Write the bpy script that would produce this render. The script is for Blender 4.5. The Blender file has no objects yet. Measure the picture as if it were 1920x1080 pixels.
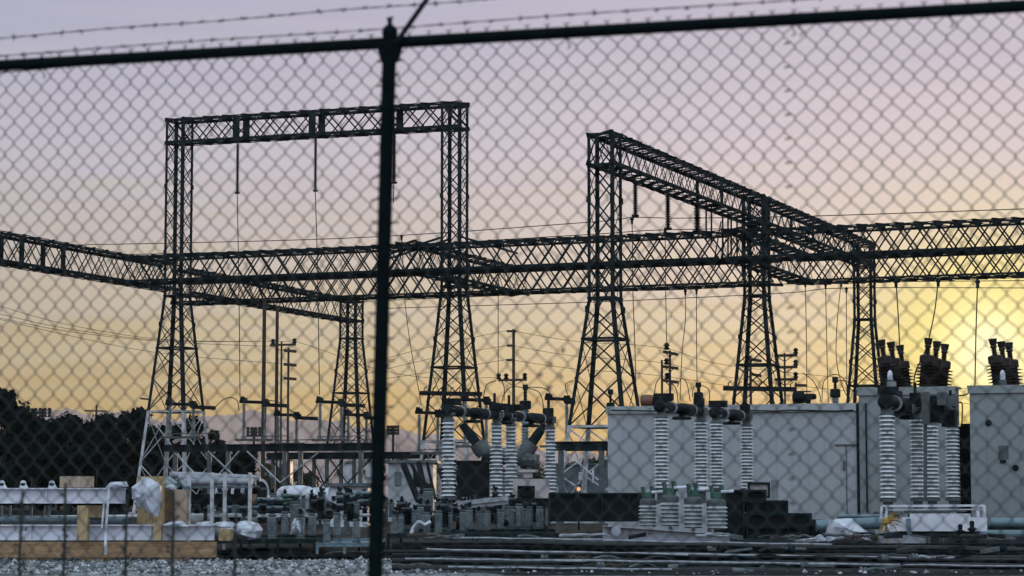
import bpy, math, random
from mathutils import Vector as V, Matrix
random.seed(7)
R = math.radians; HAZE = .00005
S = bpy.context.scene
COL = S.collection

# ---------------------------------------------------------------- camera
CAMZ, FPX, HZ = 1.7, 4250.0, 922.0
PITCH = math.atan((HZ - 540) / FPX)
cd = bpy.data.cameras.new("camera"); cam = bpy.data.objects.new("camera", cd); COL.objects.link(cam)
cam.location = (0, 0, CAMZ); cam.rotation_euler = (math.pi/2 + PITCH, 0, 0)
cd.lens = FPX * 36 / 1920; cd.sensor_width = 36
cd.clip_start = 0.1; cd.clip_end = 20000
cd.dof.use_dof = True; cd.dof.focus_distance = 120; cd.dof.aperture_fstop = 5.2
S.camera = cam
S.render.resolution_x = 1920; S.render.resolution_y = 1080

# ---------------------------------------------------------------- sky and sun
SUN_EL, SUN_AZ = 3.5, 11.9           # degrees above the horizon, to the right of the view
def lin(c):
    c = c / 255
    return c / 12.92 if c <= .04045 else ((c + .055) / 1.055) ** 2.4
def rgb(r, g, b): return (lin(r), lin(g), lin(b), 1)
W = bpy.data.worlds.new("World"); S.world = W; W.use_nodes = True
nt = W.node_tree; nt.nodes.clear(); N = nt.nodes; L = nt.links
def node(t, **k):
    n = N.new(t)
    for a, b in k.items(): setattr(n, a, b)
    return n
def math_(op, a, b=None, c=None, clamp=False):
    n = node('ShaderNodeMath', operation=op, use_clamp=clamp)
    for i, x in enumerate((a, b, c)):
        if x is None: continue
        if isinstance(x, (int, float)): n.inputs[i].default_value = x
        else: L.new(x, n.inputs[i])
    return n.outputs[0]
def ramp(fac, stops):
    n = node('ShaderNodeValToRGB'); e = n.color_ramp.elements
    while len(e) > 1: e.remove(e[-1])
    for i, (p, c) in enumerate(stops):
        x = e[0] if i == 0 else e.new(p)
        x.position = p; x.color = c
    L.new(fac, n.inputs[0]); return n.outputs[0]
def mixc(f, a, b, bt='MIX'):
    n = node('ShaderNodeMix', data_type='RGBA', blend_type=bt)
    for i, x in ((0, f), (6, a), (7, b)):
        if isinstance(x, (int, float)): n.inputs[i].default_value = x
        elif isinstance(x, tuple): n.inputs[i].default_value = x
        else: L.new(x, n.inputs[i])
    return n.outputs[2]
out = node('ShaderNodeOutputWorld'); bg = node('ShaderNodeBackground')
tc = node('ShaderNodeTexCoord'); nrm = node('ShaderNodeVectorMath', operation='NORMALIZE')
L.new(tc.outputs['Generated'], nrm.inputs[0])
sep = node('ShaderNodeSeparateXYZ'); L.new(nrm.outputs[0], sep.inputs[0])
mp = node('ShaderNodeMapping'); mp.inputs['Scale'].default_value = (3, 3, 60); L.new(nrm.outputs[0], mp.inputs[0])
nz = node('ShaderNodeTexNoise'); nz.inputs['Scale'].default_value = 3.0; nz.inputs['Detail'].default_value = 4; L.new(mp.outputs[0], nz.inputs['Vector'])
wob = math_('MULTIPLY', math_('SUBTRACT', nz.outputs['Fac'], .5), .055)
zz = math_('ADD', sep.outputs['Z'], wob)
zr = math_('MULTIPLY', zz, 2.0, clamp=True)      # 0..0.5 elevation sine -> 0..1
away = ramp(zr, [(0, rgb(160, 138, 100)), (.075, rgb(174, 154, 114)), (.13, rgb(180, 167, 140)), (.20, rgb(186, 177, 170)),
                 (.30, rgb(189, 185, 200)), (.42, rgb(172, 173, 196)), (.6, rgb(185, 196, 212)), (1, rgb(200, 214, 222))])
near = ramp(zr, [(0, rgb(230, 168, 78)), (.06, rgb(231, 194, 124)), (.13, rgb(221, 206, 174)), (.20, rgb(214, 202, 192)),
                 (.30, rgb(207, 199, 210)), (.42, rgb(190, 186, 206)), (.6, rgb(188, 196, 212)), (1, rgb(200, 214, 222))])
sd = V((math.sin(R(SUN_AZ))*math.cos(R(SUN_EL)), math.cos(R(SUN_AZ))*math.cos(R(SUN_EL)), math.sin(R(SUN_EL))))
dt = node('ShaderNodeVectorMath', operation='DOT_PRODUCT'); L.new(nrm.outputs[0], dt.inputs[0]); dt.inputs[1].default_value = sd
ang = math_('MULTIPLY', math_('ARCCOSINE', math_('MINIMUM', dt.outputs['Value'], .999999)), 57.29578)
tow = math_('SUBTRACT', 1, math_('DIVIDE', ang, 30, clamp=True))
tow = math_('SMOOTH_MIN', tow, .97, .3)
sky = mixc(tow, away, near)
g1 = math_('POWER', 2.718, math_('MULTIPLY', math_('POWER', math_('DIVIDE', ang, 2.7), 2), -1))
g2 = math_('POWER', 2.718, math_('MULTIPLY', math_('POWER', math_('DIVIDE', ang, 1.15), 2), -1))
sky = mixc(math_('MULTIPLY', g1, .96), sky, rgb(246, 234, 120))
sky = mixc(g2, sky, (1.15, 1.12, .70, 1))
nish = node('ShaderNodeTexSky', sky_type='NISHITA'); nish.sun_disc = False
nish.sun_elevation = R(SUN_EL); nish.sun_rotation = R(SUN_AZ); nish.dust_density = 3
nb = mixc(1.0, nish.outputs[0], (.05, .05, .05, 1), 'MULTIPLY')
sky = mixc(.08, sky, nb)
back = math_('ADD', 1.0, math_('MULTIPLY', math_('SUBTRACT', .2, sep.outputs['Y'], clamp=True), 1.3))
bv = node('ShaderNodeCombineColor')
for q, f_ in zip(bv.inputs, (.94, 1.0, 1.02)): L.new(math_('MULTIPLY', back, f_), q)
sky = mixc(math_('LESS_THAN', sep.outputs['Y'], .2), sky, mixc(1.0, sky, bv.outputs[0], 'MULTIPLY'))
mp2 = node('ShaderNodeMapping'); mp2.inputs['Scale'].default_value = (2, 2, 34); mp2.inputs['Rotation'].default_value = (R(3), R(2), 0); L.new(nrm.outputs[0], mp2.inputs[0])
n2 = node('ShaderNodeTexNoise'); n2.inputs['Scale'].default_value = 5.0; n2.inputs['Detail'].default_value = 6; n2.inputs['Roughness'].default_value = .6; L.new(mp2.outputs[0], n2.inputs['Vector'])
cl = ramp(n2.outputs['Fac'], [(.35, (.93, .90, .90, 1)), (.5, (1, 1, 1, 1)), (.68, (1.0, 1.0, 1.0, 1)), (.8, (1.05, 1.03, 1.0, 1))])
low = math_('SUBTRACT', 1.0, math_('MULTIPLY', sep.outputs['Z'], 5.5), clamp=True)
sky = mixc(low, sky, mixc(1.0, sky, cl, 'MULTIPLY'))
L.new(sky, bg.inputs[0]); bg.inputs[1].default_value = 1.06; L.new(bg.outputs[0], out.inputs[0])
sl = bpy.data.lights.new("sun", 'SUN'); sun = bpy.data.objects.new("sun", sl); COL.objects.link(sun)
sl.energy = .7; sl.angle = R(0.6); sl.color = (1, .72, .42)
sun.rotation_euler = sd.to_track_quat('Z', 'Y').to_euler()
S.view_settings.view_transform = 'Standard'; S.view_settings.look = 'None'
S.view_settings.exposure = 0; S.view_settings.gamma = 1

# ---------------------------------------------------------------- helpers
def at(px, py, Y):
    """world point on the vertical plane y=Y seen at photo pixel (px,py)"""
    d = V((0, math.cos(PITCH), math.sin(PITCH))) + V(((px-960)/FPX, 0, 0)) + V((0, -math.sin(PITCH), math.cos(PITCH))) * ((540-py)/FPX)
    d *= Y / d.y
    return V((0, 0, CAMZ)) + d
def gx(px, Y): return at(px, HZ, Y).x
TH = R(21.4); U = V((math.cos(TH), -math.sin(TH), 0)); VV = V((math.sin(TH), math.cos(TH), 0)); Z = V((0, 0, 1))
def along(P0, d, px):
    """point on the ground line P0+t*d that projects to pixel column px"""
    k = (gx(px, 1.0))
    t = (k*P0.y - P0.x) / (d.x - k*d.y)
    return V((P0.x + d.x*t, P0.y + d.y*t, P0.z))

def mat(name, c, rough=.6, metal=0, var=.25, sc=3.0, bump=0, spec=.5, stretch=None, c2=None, world=False):
    m = bpy.data.materials.new(name); m.use_nodes = True; t = m.node_tree; b = t.nodes['Principled BSDF']
    tcn = t.nodes.new('ShaderNodeTexCoord'); n1 = t.nodes.new('ShaderNodeTexNoise')
    n1.inputs['Scale'].default_value = sc; n1.inputs['Detail'].default_value = 8; n1.inputs['Roughness'].default_value = .65
    src = tcn.outputs['Object']
    if stretch:
        mp = t.nodes.new('ShaderNodeMapping'); mp.inputs['Scale'].default_value = stretch; t.links.new(src, mp.inputs[0]); src = mp.outputs[0]
    t.links.new(src, n1.inputs['Vector'])
    r = t.nodes.new('ShaderNodeValToRGB'); e = r.color_ramp.elements
    e[0].position = .3; e[1].position = .7
    lo = tuple(x*(1-var) for x in c) + (1,); hi = tuple(min(1, x*(1+var)) for x in (c2 or c)) + (1,)
    e[0].color = lo; e[1].color = hi
    t.links.new(n1.outputs['Fac'], r.inputs[0]); t.links.new(r.outputs[0], b.inputs['Base Color'])
    b.inputs['Roughness'].default_value = rough; b.inputs['Metallic'].default_value = metal
    b.inputs['Specular IOR Level'].default_value = spec
    if bump:
        bn = t.nodes.new('ShaderNodeBump'); bn.inputs['Strength'].default_value = bump; bn.inputs['Distance'].default_value = .02
        t.links.new(n1.outputs['Fac'], bn.inputs['Height']); t.links.new(bn.outputs[0], b.inputs['Normal'])
    return m
M = dict(
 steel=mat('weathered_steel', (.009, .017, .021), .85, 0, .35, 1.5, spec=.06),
 pale=mat('pale_steel_and_lit_tower_base', (.42, .43, .47), .6, 0, .3, 2.5, spec=.3),
 mid=mat('grey_steel', (.09, .11, .13), .6, 0, .35, 2, spec=.3),
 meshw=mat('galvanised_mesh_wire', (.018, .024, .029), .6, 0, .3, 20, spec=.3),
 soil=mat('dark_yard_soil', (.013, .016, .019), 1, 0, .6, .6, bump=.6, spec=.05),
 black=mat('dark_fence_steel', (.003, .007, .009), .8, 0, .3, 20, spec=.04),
 wire=mat('conductor', (.008, .011, .013), .7, 0, .2, 5, spec=.2),
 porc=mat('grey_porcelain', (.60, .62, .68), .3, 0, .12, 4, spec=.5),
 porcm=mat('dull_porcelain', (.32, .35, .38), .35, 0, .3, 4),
 porcd=mat('dark_porcelain_and_rib_shade', (.15, .19, .21), .35, 0, .35, 6, spec=.5),
 brown=mat('brown_porcelain', (.014, .008, .007), .45, 0, .3, 5, spec=.25),
 dark=mat('dark_painted_metal', (.004, .008, .011), .65, 0, .4, 3, spec=.12),
 cap=mat('grey_casting', (.06, .072, .082), .6, 0, .3, 5),
 green=mat('dark_green_metal', (.02, .07, .055), .5, 0, .4, 6),
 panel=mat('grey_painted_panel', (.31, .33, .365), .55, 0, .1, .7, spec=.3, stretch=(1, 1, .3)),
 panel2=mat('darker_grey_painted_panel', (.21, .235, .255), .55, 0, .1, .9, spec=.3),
 white=mat('white_painted_steel', (.52, .54, .63), .5, 0, .2, 2.5, bump=.1),
 white2=mat('white_plastic_wrap', (.46, .49, .58), .35, 0, .28, 4, bump=.5),
 wood=mat('raw_timber', (.21, .13, .075), .85, 0, .4, 5, bump=.4, stretch=(.4, 3, 3), c2=(.27, .17, .095)),
 woody=mat('yellow_timber', (.34, .25, .14), .85, 0, .35, 5, bump=.4, stretch=(3, 3, .5)),
 woodp=mat('grey_brown_timber', (.33, .25, .20), .85, 0, .35, 5, bump=.4, stretch=(3, 3, .5)),
 pole=mat('utility_pole_wood', (.05, .032, .024), .9, 0, .3, 3),
 pipe=mat('black_coated_pipe', (.005, .009, .012), .5, 0, .5, 1.2, spec=.3, stretch=(.3, 2, 2)),
 pipeg=mat('grey_pipe', (.25, .27, .32), .45, 0, .2, 2),
 pinkish=mat('pinkish_grey_paint', (.34, .31, .33), .6, 0, .15, 4),
 teal=mat('blue_grey_pipe', (.10, .16, .20), .4, 0, .3, 2),
 concrete=mat('concrete', (.22, .235, .26), .9, 0, .25, 3, bump=.3),
 foliage=mat('dark_foliage', (.006, .011, .010), .95, 0, .5, .8, spec=.0),
 foliage2=mat('olive_foliage', (.03, .034, .018), .9, 0, .5, .8, spec=.1),
 bark=mat('bark', (.035, .028, .022), .9, 0, .3, 3),
 weed=mat('dry_weed', (.02, .024, .022), .9, 0, .3, 30),
 straw=mat('yellow_straw_rope', (.30, .19, .05), .9, 0, .4, 8),
 red=mat('red_paint', (.45, .10, .08), .6, 0, .2, 3),
 orange=mat('orange_brown_plastic', (.12, .045, .028), .5, 0, .2, 3),
)

ORG = {}
class MB:
    def __init__(s): s.v = []; s.f = []; s.m = []
    def add(s, vs, fs, m=0):
        o = len(s.v); s.v += [V(x) for x in vs]; s.f += [tuple(i+o for i in f) for f in fs]; s.m += [m]*len(fs)
    def prism(s, p, q, a, b, m=0, a2=None, b2=None):
        p, q, a, b = V(p), V(q), V(a), V(b); a2 = V(a2) if a2 is not None else a; b2 = V(b2) if b2 is not None else b
        s.add([p-a-b, p+a-b, p+a+b, p-a+b, q-a2-b2, q+a2-b2, q+a2+b2, q-a2+b2],
              [(3,2,1,0), (4,5,6,7), (0,1,5,4), (1,2,6,5), (2,3,7,6), (3,0,4,7)], m)
    def box(s, c, sx, sy, sz, m=0, ax=None):
        ux, uy = (V((1,0,0)), V((0,1,0))) if ax is None else ax
        c = V(c); s.prism(c - Z*sz/2, c + Z*sz/2, ux*sx/2, uy*sy/2, m)
    def bar(s, p, q, w, h=None, m=0, up=Z):
        p, q = V(p), V(q); d = (q-p)
        if d.length < 1e-6: return
        d.normalize(); a = d.cross(up)
        if a.length < 1e-3: a = d.cross(V((0,1,0)))
        a.normalize(); b = a.cross(d)
        s.prism(p, q, a*w/2, b*(h or w)/2, m)
    def tube(s, pts, r, seg=8, m=0, caps=True, r2=None):
        pts = [V(p) for p in pts]; n = len(pts); rings = []
        ref = None
        for i, p in enumerate(pts):
            d = (pts[min(i+1, n-1)] - pts[max(i-1, 0)]).normalized()
            if ref is None:
                ref = d.cross(Z) if abs(d.z) < .9 else d.cross(V((0,1,0)))
            a = (ref - d*ref.dot(d)).normalized(); ref = a; b = d.cross(a)
            rr = r if r2 is None else r + (r2-r)*i/(n-1)
            rings.append([p + a*math.cos(2*math.pi*k/seg)*rr + b*math.sin(2*math.pi*k/seg)*rr for k in range(seg)])
        vs = [x for rg in rings for x in rg]; fs = []
        for i in range(n-1):
            for k in range(seg):
                k2 = (k+1) % seg
                fs.append((i*seg+k, i*seg+k2, (i+1)*seg+k2, (i+1)*seg+k))
        if caps: fs.append(tuple(range(seg-1, -1, -1))); fs.append(tuple((n-1)*seg+k for k in range(seg)))
        s.add(vs, fs, m)
    def lathe(s, prof, c, ax=Z, seg=20, m=0):
        c = V(c); ax = V(ax).normalized(); a = ax.cross(V((0,1,0))) if abs(ax.y) < .9 else ax.cross(V((1,0,0)))
        a.normalize(); b = ax.cross(a); vs = []; fs = []; n = len(prof)
        for (r, z) in prof:
            vs += [c + ax*z + a*math.cos(2*math.pi*k/seg)*r + b*math.sin(2*math.pi*k/seg)*r for k in range(seg)]
        for i in range(n-1):
            for k in range(seg):
                k2 = (k+1) % seg; fs.append((i*seg+k, i*seg+k2, (i+1)*seg+k2, (i+1)*seg+k))
        fs.append(tuple(range(seg-1, -1, -1))); fs.append(tuple((n-1)*seg+k for k in range(seg)))
        s.add(vs, fs, m)
    def build(s, name, mats, parent=None, origin=None, smooth=False):
        if origin is None: origin = V(parent.location) if parent is not None and parent.parent is None else V((0,0,0))
        if parent is not None and parent.parent is not None: origin = V(ORG[parent.name])
        me = bpy.data.meshes.new(name); me.from_pydata([tuple(x-origin) for x in s.v], [], s.f)
        if not isinstance(mats, (list, tuple)): mats = [mats]
        for q in mats: me.materials.append(M[q] if isinstance(q, str) else q)
        if len(mats) > 1: me.polygons.foreach_set('material_index', s.m)
        if smooth:
            me.polygons.foreach_set('use_smooth', [True]*len(me.polygons)); me.set_sharp_from_angle(angle=R(35))
        me.update(); o = bpy.data.objects.new(name, me); COL.objects.link(o)
        if parent is not None:
            o.parent = parent; ORG[o.name] = tuple(origin)
        else: o.location = origin
        return o
def tag(o, label, cat, group=None, kind=None):
    if label: o['label'] = label
    if cat: o['category'] = cat
    if group: o['group'] = group
    if kind: o['kind'] = kind
    return o
def thing(name, loc, label, cat, group=None):
    o = bpy.data.objects.new(name, None); COL.objects.link(o); o.location = V(loc); o.empty_display_size = .3
    return tag(o, label, cat, group)
def solo(name, mb, mats, loc, label, cat, group=None, smooth=False):
    return tag(mb.build(name, mats, None, V(loc), smooth), label, cat, group)
def kids(o): return [c for c in bpy.data.objects if c.parent == o]
def dup(root, loc, rz=0, sc=1.0, label=None, group=None):
    r = root.copy(); COL.objects.link(r); r.location = V(loc); r.rotation_euler = (0, 0, rz); r.scale = (sc,)*3 if isinstance(sc, (int, float)) else sc
    if label: r['label'] = label
    if group: r['group'] = group
    for ch in root.children:
        c = ch.copy(); COL.objects.link(c); c.parent = r
        for g in ch.children:
            d = g.copy(); COL.objects.link(d); d.parent = c
    return r
def disc_profile(n, h, rs, rc, z0=0):
    p = h/n; o = [(rc, z0)]
    for i in range(n):
        z = z0 + i*p; o += [(rc, z+.12*p), (rs*.8, z+.16*p), (rs, z+.34*p), (rs*.7, z+.62*p), (rc, z+.74*p)]
    o.append((rc, z0+h)); return o
def ins_profile(n, h, rs, rc, z0=0):
    p = h/n; o = [(rc, z0)]
    for i in range(n):
        z = z0 + i*p
        o += [(rc, z+.22*p), (rs, z+.30*p), (rs, z+.40*p), (rc*1.08, z+.72*p), (rc, z+.9*p)]
    o.append((rc, z0+h)); return o

# ---------------------------------------------------------------- ground and hills
def gravel_mat():
    m = bpy.data.materials.new('gravel'); m.use_nodes = True; t = m.node_tree; b = t.nodes['Principled BSDF']
    tcn = t.nodes.new('ShaderNodeTexCoord'); vo = t.nodes.new('ShaderNodeTexVoronoi'); vo.inputs['Scale'].default_value = 6
    n1 = t.nodes.new('ShaderNodeTexNoise'); n1.inputs['Scale'].default_value = .35; n1.inputs['Detail'].default_value = 10
    t.links.new(tcn.outputs['Object'], vo.inputs['Vector']); t.links.new(tcn.outputs['Object'], n1.inputs['Vector'])
    sp = t.nodes.new('ShaderNodeSeparateColor'); t.links.new(vo.outputs['Color'], sp.inputs[0])
    r = t.nodes.new('ShaderNodeValToRGB'); r.color_ramp.elements[0].color = (.10, .11, .12, 1); r.color_ramp.elements[1].color = (.38, .40, .44, 1)
    t.links.new(sp.outputs[0], r.inputs[0])
    r2 = t.nodes.new('ShaderNodeValToRGB'); r2.color_ramp.elements[0].position = .35; r2.color_ramp.elements[0].color = (.5, .5, .5, 1); r2.color_ramp.elements[1].position = .6
    t.links.new(n1.outputs['Fac'], r2.inputs[0])
    mx = t.nodes.new('ShaderNodeMix'); mx.data_type = 'RGBA'; mx.blend_type = 'MULTIPLY'; mx.inputs[0].default_value = 1
    t.links.new(r.outputs[0], mx.inputs[6]); t.links.new(r2.outputs[0], mx.inputs[7]); t.links.new(mx.outputs[2], b.inputs['Base Color'])
    bn = t.nodes.new('ShaderNodeBump'); bn.inputs['Strength'].default_value = 1; bn.inputs['Distance'].default_value = .12
    t.links.new(vo.outputs['Distance'], bn.inputs['Height']); t.links.new(bn.outputs[0], b.inputs['Normal']); b.inputs['Roughness'].default_value = .95
    return m
M['gravel'] = gravel_mat()
mb = MB(); mb.add([(-2400,-300,0),(2400,-300,0),(2400,3200,0),(-2400,3200,0)], [(0,1,2,3)])
tag(mb.build('ground', 'gravel'), 'pale grey gravel ground of the substation yard', None, kind='structure')['kind'] = 'structure'
mb2 = MB(); rnd = random.Random(2); e_ = [(-160+i*4, 57.3+rnd.uniform(-.5, .5) if -160+i*4 < -2 else 46.2+rnd.uniform(-.4, .4), .004) for i in range(81)]
mb2.add(e_ + [(-160+i*4, 700, .004) for i in range(81)], [(i, i+1, 82+i, 81+i) for i in range(80)])
mb2.build('yard_soil', 'soil')['kind'] = 'structure'
rnd = random.Random(8); mb2 = MB()
for i in range(3600):
    Y = 47 + 10.5*rnd.random(); x = rnd.uniform(-15, -1.5) if rnd.random() < .9 else rnd.uniform(-1.5, 12); r_ = rnd.uniform(.02, .065)*(1.6 if rnd.random() < .06 else 1); c = V((x, Y, r_*.35))
    if x > -2.6 and Y > 49: continue
    a = rnd.uniform(0, 3.14); u_ = V((math.cos(a), math.sin(a), 0))*r_; v_ = V((-math.sin(a), math.cos(a), 0))*r_*rnd.uniform(.5, .9); w_ = Z*r_*rnd.uniform(.5, .9)
    mb2.add([c-u_, c+v_, c+u_, c-v_, c+w_+u_*.2, c-w_], [(0,1,4), (1,2,4), (2,3,4), (3,0,4), (1,0,5), (2,1,5), (3,2,5), (0,3,5)], i % 3)
gs = mb2.build('gravel_stones', ['concrete', 'cap', 'pale']); gs['kind'] = 'stuff'; gs['label'] = 'loose grey stones strewn over the gravel in front of the stacks'
M['hill'] = mat('haze_tinted_hillside', (.42, .30, .275), .95, 0, .12, .012, spec=.05)  # pink of the distant haze put into the hill colour
mb = MB(); nx = 520; rows = 6
def hill_h(px):
    base = [(-200, 96), (60, 152), (200, 150), (330, 134), (450, 150), (560, 138), (650, 128), (780, 112), (900, 92), (1040, 78), (1200, 62), (1500, 40), (2100, 30)]
    for (a, h1), (b, h2) in zip(base, base[1:]):
        if a <= px <= b:
            t = (px-a)/(b-a); t = t*t*(3-2*t); h = h1+(h2-h1)*t; break
    else: h = 30
    return h + 2.0*math.sin(px*.11) + 1.4*math.sin(px*.31+1) + 1.3*abs(math.sin(px*.43+2)) + random.uniform(-1.0, 1.0)
vs = []; fs = []
for i in range(nx+1):
    px = -200 + 2300*i/nx; hh = hill_h(px)*2600/FPX
    for k in range(rows+1):
        t = k/rows; Y = 2000 + 600*t + 80*math.sin(px*.05+k)
        vs.append((gx(px, 2600) * (Y/2600), Y, -2 + (hh+2)*math.sin(t*math.pi/2)**1.1))
    vs.append((gx(px, 2600)*1.15, 3000, -2))
r_ = rows+2
for i in range(nx):
    for k in range(r_-1): fs.append((i*r_+k, (i+1)*r_+k, (i+1)*r_+k+1, i*r_+k+1))
mb.add(vs, fs)
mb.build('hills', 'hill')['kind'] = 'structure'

# ---------------------------------------------------------------- foreground chain link fence
F0 = V((gx(0, 8.15), 8.15, 0)); F1 = V((gx(1920, 7.15), 7.15, 0)); FE = (F1-F0).normalized(); FN = V((FE.y, -FE.x, 0))  # FN towards the camera
if FN.y > 0: FN = -FN
def fp(s, z, off=0): p = F0 + FE*s + FN*off; return V((p.x, p.y, z))
def fs_at(px):
    q = along(F0, FE, px); return (q-F0).dot(FE)
RZ = 3.248
fence = thing('chain_link_fence', fp(1.5, 0), 'dark chain link fence with top rail and barbed wire crossing the whole view in front', 'fence')
A, HV_ = .0353, .0398
wires = MB(); s0, s1, nz_ = -1.4, 5.2, int((3.255-.06)/HV_)
for i in range(int((s1-s0)/A)):
    pts = []
    wob_ = random.uniform(-.0012, .0012)
    for k in range(nz_+1):
        z = .06 + k*HV_; right = (k+i) % 2 == 0
        s = s0 + (i+1)*A + .0022 if right else s0 + i*A - .0022
        sg = 1 if right else -1
        s += .0016*math.sin(z*3.1+i*.7) + wob_; dz = .003*math.sin(s*1.9)
        pts.append(fp(s, z-.0030+dz, -.030 - .0022*sg)); pts.append(fp(s, z+.0030+dz, -.030 + .0022*sg))
    # twisted end above the rail
    sx = s; zt = z+.006
    if right:
        for j in range(1, 5): pts.append(fp(sx-.003+.003*math.cos(j*1.7), zt+.0085*j, -.030+.003*math.sin(j*1.7)))
        pts.append(fp(sx+.009, zt+.040, -.030))
    else:
        for j in range(1, 5): pts.append(fp(sx+.003-.003*math.cos(j*1.7), zt+.0085*j, -.030-.003*math.sin(j*1.7)))
        pts.append(fp(sx-.009, zt+.038, -.030))
    wires.tube(pts, .0019, 5, caps=True)
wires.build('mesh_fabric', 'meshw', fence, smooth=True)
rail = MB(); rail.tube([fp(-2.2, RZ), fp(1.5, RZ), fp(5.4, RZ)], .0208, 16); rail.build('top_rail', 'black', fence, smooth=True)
pt = at(731, 62, along(F0, FE, 731).y); pb_ = at(703.5, 1080, along(F0, FE, 703.5).y)
dirp = (pb_-pt); base = pt + dirp * (pt.z/(pt.z-pb_.z))
post = MB(); post.tube([base, pt], .0245, 18); post.lathe([(.026, -.012), (.028, 0), (.026, .014), (.018, .024), (.008, .03), (.004, .034)], pt, Z, 16)
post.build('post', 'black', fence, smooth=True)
fin = MB(); fin.bar(pt+Z*.02, pt+Z*.055, .016, .012); fin.bar(pt+Z*.05-FE*.012, pt+Z*.055+FE*.012, .006)
fin.build('post_finial', 'black', fence)
for ss in (-1.55, 4.6):
    o = MB(); o.tube([fp(ss, 0), fp(ss, RZ+.03)], .0245, 16); o.build('post', 'black', fence, smooth=True)
arm = MB(); a0 = at(757, 60, 7.72); a1 = at(815, -22, 8.0); arm.bar(a0 - (a1-a0)*.25, a1, .016, .010); arm.build('barb_arm', 'black', fence)
br = MB(); br.prism(pt-Z*.10, pt-Z*.02, FE*.026+V((0,0,0)), FN*.02, 0, FE*.05, FN*.02); br.build('rail_bracket', 'black', fence)
def barbed(pa, pb, n, seed, extend=1.3):
    rnd = random.Random(seed); d = pb-pa; m_ = MB()
    pa2, pb2 = pa - d*.25, pb + d*.25; L_ = (pb2-pa2).length; NN = 60
    side = FN
    def P(t): return pa2.lerp(pb2, t) - Z*(.004*math.sin(t*math.pi*3)**2)
    for ph in (0, math.pi):
        m_.tube([P(t/NN) + Z*.0013*math.cos(t*1.9+ph) + side*.0013*math.sin(t*1.9+ph) for t in range(NN+1)], .0016, 5)
    t = .01
    while t < 1:
        c = P(t)
        for j in range(4):
            a = rnd.uniform(0, 6.28); dd = (Z*math.cos(a) + side*math.sin(a)*.6 + FE*rnd.uniform(-1.2, 1.2)).normalized()
            m_.tube([c + FE*rnd.uniform(-.005, .005), c + dd*.014], .0014, 4)
        m_.tube([c-FE*.007, c+FE*.008], .0034, 6)
        t += (.09 + rnd.uniform(-.015, .02))/L_
    m_.build('barbed_wire', 'black', fence)
barbed(at(0, 70, 8.35), at(860, 1, 7.95), 0, 1)
barbed(at(0, 103, 8.22), at(1460, 0, 7.45), 0, 2)
barbed(at(0, 134, 8.10), at(720, 82, 7.66), 0, 3)
rnd = random.Random(5)
def tie(pts, r):
    q = MB(); q.tube(pts, r, 5); q.build('tie_wire', 'black', fence)
for k in range(46):            # ties and cut mesh ends along the post
    z = pt.z - .10 - k*.0398*(1 if k % 2 else 1); c = base.lerp(pt, z/pt.z)
    for sg in (-1, 1):
        l = rnd.uniform(.036, .052) if k % 2 == 0 else rnd.uniform(.028, .036)
        e = c + FE*sg*l + Z*rnd.uniform(-.006, .006)
        if k % 2 and sg > 0 and k > 6: continue
        tie([c + FE*sg*.02 - FN*.02, c + FE*sg*.029 - FN*.02+Z*rnd.uniform(-.006,.006), e], .0022 if k % 2 else .003)
for px in (1482,):             # vertical splice of two rolls of mesh
    ss = fs_at(px)
    for k in range(22):
        z = RZ-.075 - k*.0796
        tie([fp(ss-.008, z, -.028), fp(ss, z+.002, -.025), fp(ss+.010, z+.003, -.028)], .0032)
for px in (62, 560, 1065, 1495, 1510, 1798):
    ss = fs_at(px); 
    tie([fp(ss+.0222*math.sin(a)*.3, RZ+.0235*math.cos(a), .0235*math.sin(a)) for a in [j*.628 for j in range(11)]], .002)
    tie([fp(ss, RZ-.024, .01), fp(ss+.008, RZ-.045, -.02), fp(ss-.006, RZ-.05, -.028)], .0022)
# bits caught in the mesh
for i, (px, py) in enumerate([(1060, 657), (1038, 684), (1018, 704), (1058, 706), (1037, 727)]):
    q = along(F0, FE, px); c = at(px, py, q.y) + FN*.036; m_ = MB(); rnd = random.Random(i)
    for j in range(4):
        d = (FE*rnd.uniform(-1, 1) + Z*rnd.uniform(-1, 1)).normalized(); n_ = (Z.cross(d)+FN*.8).normalized()
        m_.prism(c, c + d*.011, n_*.002, d.cross(n_)*.004, 0, n_*.0005, d.cross(n_)*.001)
    solo('dried_leaf', m_, 'weed', c, ['highest dark dried leaf caught in the fence mesh between the two middle towers', 'dried leaf caught in the mesh just below the highest one', 'leftmost dried leaf caught in the fence mesh', 'rightmost low dried leaf caught in the fence mesh', 'lowest dried leaf caught in the fence mesh'][i], 'leaf', 'dried leaves caught in the fence')
wl = ['dark dry weed stalk, leftmost along the bottom left of the fence', 'second dark weed stalk from the left in front of the timber stack', 'third dark weed stalk, in front of the white strap', 'fourth dark weed stalk, in front of the torn wrapped end of the stack', 'dark weed stalk just right of the timber stack']
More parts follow.
